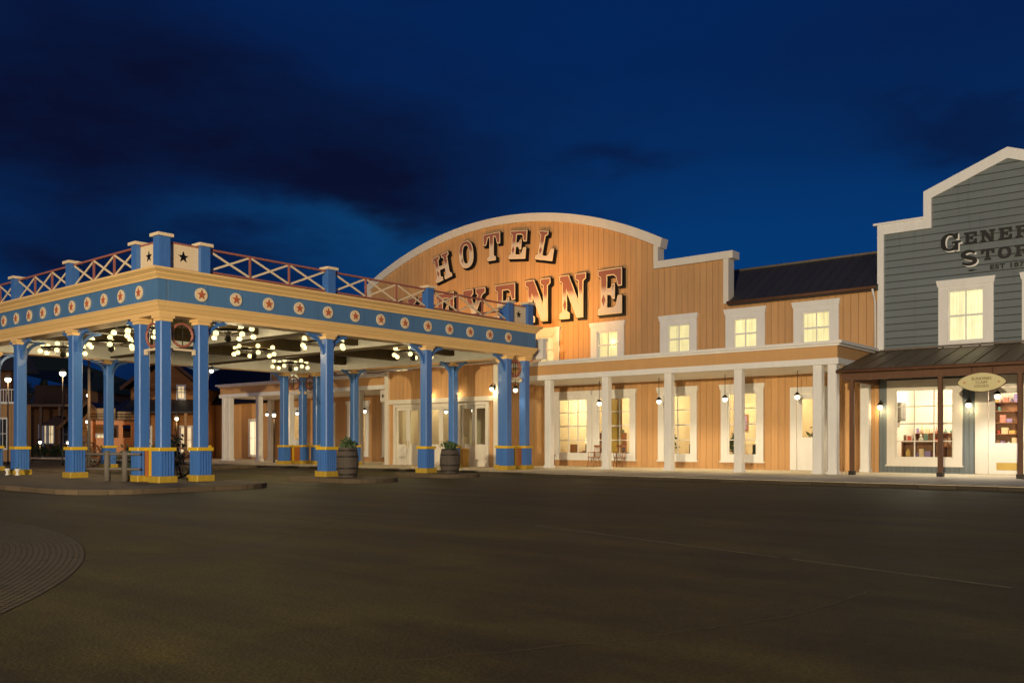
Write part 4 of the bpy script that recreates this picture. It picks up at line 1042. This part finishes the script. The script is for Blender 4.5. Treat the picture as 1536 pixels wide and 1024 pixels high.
MB().box(-1.04,1.04,-.62,.62,.76,.80).box(-1.1,-1.04,-.62,.62,1.0,2.3).box(1.04,1.1,-.62,.62,1.0,2.3).build('panels', 'coach', st)
MB().box(-1.2,1.2,-.78,.78,2.36,2.42).build('roof', 'brown_wood', st)
b = MB()
for z in (2.55,2.68):
    b.tube([(-1.1,-.7,z),(1.1,-.7,z),(1.1,.7,z),(-1.1,.7,z)], .015, 6, True)
for i in range(7): b.tube([(-1.1+i*.366,-.7,2.42),(-1.1+i*.366,-.7,2.7)], .012, 6)
b.build('roof_rack', 'iron', st)
MB().box(-.8,.1,-.5,.4,2.43,2.95).box(.2,.8,-.4,.5,2.43,2.8).build('bundle', 'canvas', st)
MB().box(1.12,1.7,-.5,.5,1.45,1.52).box(1.65,1.7,-.5,.5,1.5,1.95).box(-1.75,-1.13,-.5,.5,1.0,1.6).build('driver_seat', 'brown_wood', st)
b = MB(); b.bar((-1.6,-.45,.62),(1.8,-.45,.62),.09); b.bar((-1.6,.45,.62),(1.8,.45,.62),.09); b.tube([(-1.2,-.85,.62),(-1.2,.85,.62)],.04,8); b.tube([(1.4,-.85,.5),(1.4,.85,.5)],.04,8); b.build('undercarriage', 'brown_wood', st)
for sy in (-.85,.85): cart_wheel(st,-1.2,sy,.66); cart_wheel(st,1.4,sy,.5)
MB().box(-.4,-.3,-.1,.1,2.1,2.3).build('inner_lamp', 'globe', st)
plight('coach_light', (-44.3,22.0,1.9), 12, (1,.55,.2), .1)
plight('coach_light', (-42.6,20.2,3.3), 60, (1,.50,.18), .2)
# cart wheel leaning against a shrub between corner columns
cwt = thing('cart_wheel', 'old wooden cart wheel propped between the two front corner columns', 'wheel', (-26.9,15.45,.0), R(45))
cart_wheel(cwt,0,0,.50)
MB().tube([(0,.02,.6),(0,.5,0)], .03, 6).build('prop', 'brown_wood', cwt)
b2 = thing('dark_shrub', 'dark tall shrub behind the cart wheel', 'shrub', (-27.6,15.6,0))
leaves('foliage', (0,0,.75), .6, 500, .09, 'leaf_dark', b2, 1.3, seed=9); MB().tube([(0,0,0),(0,0,.6)], [.05,.03], 6).build('stem', 'bark', b2)
bsh = thing('dark_shrub', 'dark round shrub standing behind the wooden rail', 'shrub', (-29.0,15.3,0))
leaves('foliage', (0,0,.6), .75, 500, .09, 'leaf_dark', bsh, .9, seed=5); MB().tube([(0,0,0),(0,0,.5)], [.05,.03], 6).build('stem', 'bark', bsh)
# tall pole with small lamp
pl = thing('flag_pole', 'tall thin grey pole left of the stagecoach', 'pole', (-43.5,20.4,0))
MB().tube([(0,0,0),(0,0,5.4)], [.08,.06], 8).build('shaft', 'grey_wood', pl); MB().ball((-.12,0,3.4), .07, 10).build('lamp', 'globe_white', pl)

# ------------------------------------------------------------------ the square's tall street lamp behind the camera, whose light throws the column shadows
tl = thing('tall_street_lamp', 'tall black street lamp on the square facing the hotel', 'street lamp', (5.0,-24.3,-.13))
MB().tube([(0,0,0),(0,0,.6),(0,0,5.3)], [.14,.09,.05], 10).build('pole', 'iron', tl)
MB().ball((0,0,5.55), .22, 14).build('globe', 'globe_white', tl); MB().lathe([(.26,5.7),(.2,5.82),(.03,6.0)], n=12).build('cap', 'iron', tl)
plight('tall_street_lamp_light', (5.0,-24.0,5.4), 92000, (1,.80,.50), .20)

# ------------------------------------------------------------------ background buildings on the left
def to_world(xc, D): return (.7681*xc-.6403*D, .6403*xc+.7681*D)
RZ = math.atan2(.6403,.7681)
def bx(px, D): return (px-768)/1357*D
def building(name, label, px0, px1, D, zt, dep, mat, roofz=None, over=.4, gable=False, cat='building', rz=0):
    x0, x1 = bx(px0,D), bx(px1,D); c = to_world((x0+x1)/2, D); w_ = x1-x0
    o = thing(name, label, cat, (*c,-.13), RZ+rz)
    MB().box(-w_/2,w_/2,0,dep,0,zt).build('wall', mat, o)
    if roofz:
        b = MB(); a = w_/2+over
        if gable:
            b.add([(-a,-over,zt),(a,-over,zt),(0,-over,roofz),(-a,dep+over,zt),(a,dep+over,zt),(0,dep+over,roofz)], [(0,2,5,3),(1,4,5,2),(0,3,4,1),(3,5,4)])
            b.build('roof', 'roof', o)
            q = MB(); q.add([(-w_/2,-.01,zt),(w_/2,-.01,zt),(0,-.01,roofz-.3),(-w_/2,.1,zt),(w_/2,.1,zt),(0,.1,roofz-.3)], [(0,1,2),(3,5,4),(0,3,4,1),(1,4,5,2),(0,2,5,3)])
            q.build('gable', mat, o)
            t = MB(); t.bar((-a,-over-.02,zt),(0,-over-.02,roofz),.06,.22); t.bar((a,-over-.02,zt),(0,-over-.02,roofz),.06,.22); t.build('bargeboard', 'brown_wood', o)
        else:
            b.add([(-a,-over,zt),(a,-over,zt),(a,dep/2,roofz),(-a,dep/2,roofz),(-a,dep+over,zt),(a,dep+over,zt)], [(0,1,2,3),(3,2,5,4),(0,3,4),(1,5,2),(0,4,5,1)])
            b.build('roof', 'roof', o)
    return o, w_
def bwin(o, x, z, w_, h_, lit=True, D=0):
    f = outline('window', [rect(x-w_/2-.12,x+w_/2+.12,z-.12,z+h_+.12), rect(x-w_/2,x+w_/2,z,z+h_)[::-1]], .06, 'white', o, (0,-.002,0))
    MB().box(x-w_/2,x+w_/2,-.02,-.012,z,z+h_).build('pane', 'curtain' if lit else 'black', f)
    s = MB(); s.box(x-.02,x+.02,-.045,-.021,z,z+h_); s.box(x-w_/2,x-.02,-.045,-.021,z+h_/2-.02,z+h_/2+.02); s.box(x+.02,x+w_/2,-.045,-.021,z+h_/2-.02,z+h_/2+.02); s.build('glazing_bars', 'white', f)
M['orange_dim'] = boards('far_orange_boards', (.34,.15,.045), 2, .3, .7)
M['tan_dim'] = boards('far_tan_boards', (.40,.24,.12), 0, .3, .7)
# balcony lodge, far left
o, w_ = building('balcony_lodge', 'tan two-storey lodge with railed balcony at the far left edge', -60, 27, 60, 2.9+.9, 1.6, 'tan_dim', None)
MB().box(-w_/2,w_/2,-.4,.2,3.8,3.95).build('balcony_floor', 'white', o)
b = MB(); b.bar((-w_/2,-.35,4.75),(w_/2,-.35,4.75),.06)
for i in range(22): x = -w_/2+.05+(w_-.1)*i/21; b.bar((x,-.35,3.95),(x,-.35,4.75),.035)
b.build('balcony_railing', 'white', o); MB().box(-w_/2,w_/2-1,1.0,1.6,3.951,6.0).build('upper_wall', 'brown_wood', o)
b = MB(); b.add([(-w_/2-.5,-.6,6.0),(w_/2+.2,-.6,6.0),(w_/2+.2,.9,7.2),(-w_/2-.5,.9,7.2),(-w_/2-.5,2.4,6.0),(w_/2+.2,2.4,6.0)],[(0,1,2,3),(3,2,5,4),(0,3,4),(1,5,2),(0,4,5,1)]); b.build('roof','roof',o)
bwin(o, w_/2-1.0, .9, .5, 1.9, False)
# long lodge behind
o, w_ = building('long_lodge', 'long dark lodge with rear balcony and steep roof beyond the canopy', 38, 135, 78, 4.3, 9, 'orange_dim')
MB().box(-w_/2,w_/2,-1.4,.2,4.3,4.5).build('balcony_floor', 'tan_dim', o)
b = MB(); b.bar((-w_/2,-1.35,5.3),(w_/2,-1.35,5.3),.07)
for i in range(30): x = -w_/2+.05+(w_-.1)*i/29; b.bar((x,-1.35,4.5),(x,-1.35,5.3),.04)
b.build('balcony_railing', 'brown_wood', o)
for i in range(4): MB().cbox(-w_/2+.4+i*(w_-.8)/3,-1.2,0,4.3,.22).build('post', 'tan_dim', o)
MB().box(-w_/2,w_/2,1.5,9,4.5,6.3).build('upper_wall', 'brown_wood', o)
b = MB(); b.add([(-w_/2-2,-1.6,7.6),(w_/2+1,-1.6,5.6),(w_/2+1,5,7.0),(-w_/2-2,5,10.0),(-w_/2-2,10,7.5),(w_/2+1,10,5.6)],[(0,1,2,3),(3,2,5,4),(0,3,4),(1,5,2),(0,4,5,1)]); b.build('roof','leaf_dark',o)
bwin(o,-w_/2+1.6,1.2,.7,1.5,True); bwin(o,.9,1.2,.7,1.5,False); bwin(o,-.6,1.2,.5,1.5,True)
q = MB(); q.add([(-.2,-2.6,2.7),(2.6,-2.6,2.7),(1.2,-2.6,3.5),(-.2,-1.45,2.7),(2.6,-1.45,2.7),(1.2,-1.45,3.5)], [(0,1,2),(3,5,4),(0,2,5,3),(1,4,5,2),(0,3,4,1)]); q.build('porch_gable', 'brown_wood', o)
for i in (0,1): MB().cbox(0+i*2.4,-2.4,0,2.68,.14).build('post', 'white', o)
hd = thing('courtyard_hedge', 'low dark hedge with small lights before the long lodge', 'hedge', (*to_world(bx(85,70),70),-.13), RZ)
for kx in (-2.4,-1.2,0,1.2,2.4): leaves('foliage', (kx,0,.6), .8, 260, .12, 'leaf', hd, .8, seed=int(kx*5)+20)
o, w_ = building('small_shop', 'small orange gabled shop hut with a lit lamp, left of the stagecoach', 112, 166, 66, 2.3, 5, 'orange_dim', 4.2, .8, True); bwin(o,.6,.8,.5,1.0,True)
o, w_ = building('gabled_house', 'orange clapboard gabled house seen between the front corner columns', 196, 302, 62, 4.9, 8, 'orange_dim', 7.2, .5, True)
bwin(o, 1.05, 4.3, .42, .8, True)
b = MB(); b.add([(-w_/2-.3,-2.6,3.3),(w_/2+.3,-2.6,3.3),(w_/2+.3,-.01,4.2),(-w_/2-.3,-.01,4.2),(-w_/2-.3,-2.6,3.2),(w_/2+.3,-2.6,3.2),(w_/2+.3,-.01,4.1),(-w_/2-.3,-.01,4.1)],[(0,1,2,3),(7,6,5,4),(4,5,1,0),(0,3,7,4),(1,5,6,2)]); b.build('porch_roof','roof',o)
for i in range(4): MB().cbox(-w_/2+.2+i*(w_-.4)/3,-2.4,0,3.2,.16).build('post','tan_dim',o)
bwin(o,1.4,.6,.7,1.7,True); bwin(o,-1.4,.6,.7,1.7,True)
o = thing('hotel_wing', 'low orange wing under a tall dark roof left of the far white columns', 'building', (-57.5,36,0))
MB().box(-7,6.55,.3,8,0,3.9).build('wall', 'orange', o)
W_ = [(4.4,1.1),(.9,.6),(-3.2,.8)]
b = MB(); b.add([(-7.6,-.5,3.8),(6.5,-.5,3.8),(6.5,4.3,7.3),(-7.6,4.3,7.3),(-7.6,8.8,3.8),(6.5,8.8,3.8)], [(0,1,2,3),(3,2,5,4),(0,3,4),(1,5,2),(0,4,5,1)]); b.build('roof', 'roof_dark', o)
for a, ww in W_:
    f = outline('window', [rect(a-ww/2-.2,a+ww/2+.2,.15,2.75), rect(a-ww/2,a+ww/2,.3,2.55)[::-1]], .07, 'white', o, (0,.298,0), bake=True)
    MB().box(a-ww/2,a+ww/2,.27,.28,.3,2.55).build('pane', 'curtain_store', f)
    q = MB(); q.box(a-.02,a+.02,.235,.268,.3,2.55); q.box(a-ww/2,a-.02,.235,.268,1.40,1.44); q.box(a+.02,a+ww/2,.235,.268,1.40,1.44); q.build('glazing_bars', 'white', f)
plight('wing_light', (-54,34.5,3.4), 40, (1,.65,.3), .2)
plight('wing_light', (-58.5,34.8,3.2), 25, (1,.65,.3), .2)
# courtyard lights
for px, D, z, lb, pw in ((94,50,4.95,'globe street lamp between the first two left columns',150),(12,52,4.75,'globe street lamp at the far left edge of the picture',150),
                     (60,66,1.15,'low lamp by the lodge door',60),(102,66,1.12,'low lamp right of the lodge door',60),(131,60,2.5,'lamp before the small orange shop hut',90),
                     (265,56,2.6,'lamp before the gabled house porch',90),(411,52,2.7,'globe lamp left of the far blue columns',60)):
    x, y = to_world(bx(px,D), D)
    o = thing('street_lamp', lb, 'street lamp', (x,y,-.13), 0, 'globe lamps in the courtyard')
    z += .13
    MB().tube([(0,0,0),(0,0,.3),(0,0,z-.18)], [.07,.04,.028], 8).build('pole', 'black', o)
    MB().ball((0,0,z), .17 if z > 3.5 else .11, 12).build('globe', 'globe_white', o)
    MB().lathe([(.17,.08),(.12,.2),(.02,.3)], (0,0,z), 10).build('cap', 'grey_wood', o)
    plight('street_lamp_light', (x,y,z-.35), pw*.4, (1,.62,.28), .15)
# trees beyond
def tree(px, D, h, r, label, seed):
    x, y = to_world(bx(px,D), D)
    o = thing('pine_tree', label, 'tree', (x,y,-.13), 0, 'dark trees beyond the courtyard')
    b = MB(); b.tube([(0,0,0),(0,0,h*.5),(.1,0,h)], [.22,.14,.03], 8)
    rnd = random.Random(seed)
    for k in range(6): a = rnd.random()*6.3; b.tube([(0,0,h*(.3+.09*k)),(r*.6*math.cos(a),r*.6*math.sin(a),h*(.38+.09*k))], [.07,.02], 5)
    b.build('trunk', 'bark', o)
    q = MB()
    for i in range(1600):
        t = rnd.random()**.7; z = h*(.22+.8*(1-t)); rr = r*(t*.95+.08)*(.35+.65*rnd.random())*(1+.25*math.sin(z*3)); a = rnd.random()*2*PI
        p = Vector((rr*math.cos(a), rr*math.sin(a), z)); d = Vector([rnd.uniform(-1,1) for _ in range(3)]).normalized(); e_ = d.orthogonal().normalized(); s = rnd.uniform(.12,.3)
        q.add([p-d*s, p+e_*s*.4, p+d*s, p-e_*s*.4], [(0,1,2,3)])
    q.build('crown', 'leaf_dark', o)
for i, (px, D, h, r) in enumerate(((30,95,9.5,3),(140,90,8,2.6),(185,98,7.5,2.6),(330,85,8.5,3),(-30,85,11,3.4),(66,104,8.5,3))):
    tree(px, D, h, r, ['tall dark tree behind the far left lodge','dark tree left of the pole','dark tree behind the stagecoach','dark tree behind the hotel wing','dark tree at the left edge','dark tree behind the long lodge'][i], i)
# side courtyard lights washing the far facades
plight('courtyard_light', (*to_world(bx(150,50),50), 3.6), 80, (1,.52,.2), .3)
plight('courtyard_light', (*to_world(bx(20,46),46), 3.6), 80, (1,.52,.2), .3)

# ------------------------------------------------------------------ render settings
s = bpy.context.scene
s.render.engine = 'CYCLES'
s.view_settings.view_transform = 'Standard'; s.view_settings.look = 'None'; s.view_settings.exposure = 0; s.view_settings.gamma = 1
s.cycles.use_denoising = True
try: s.cycles.denoiser = 'OPENIMAGEDENOISE'
except Exception: pass
s.cycles.use_light_tree = True; s.cycles.max_bounces = 6; s.cycles.transparent_max_bounces = 12
s.cycles.sample_clamp_indirect = 4; s.cycles.caustics_reflective = False; s.cycles.caustics_refractive = False
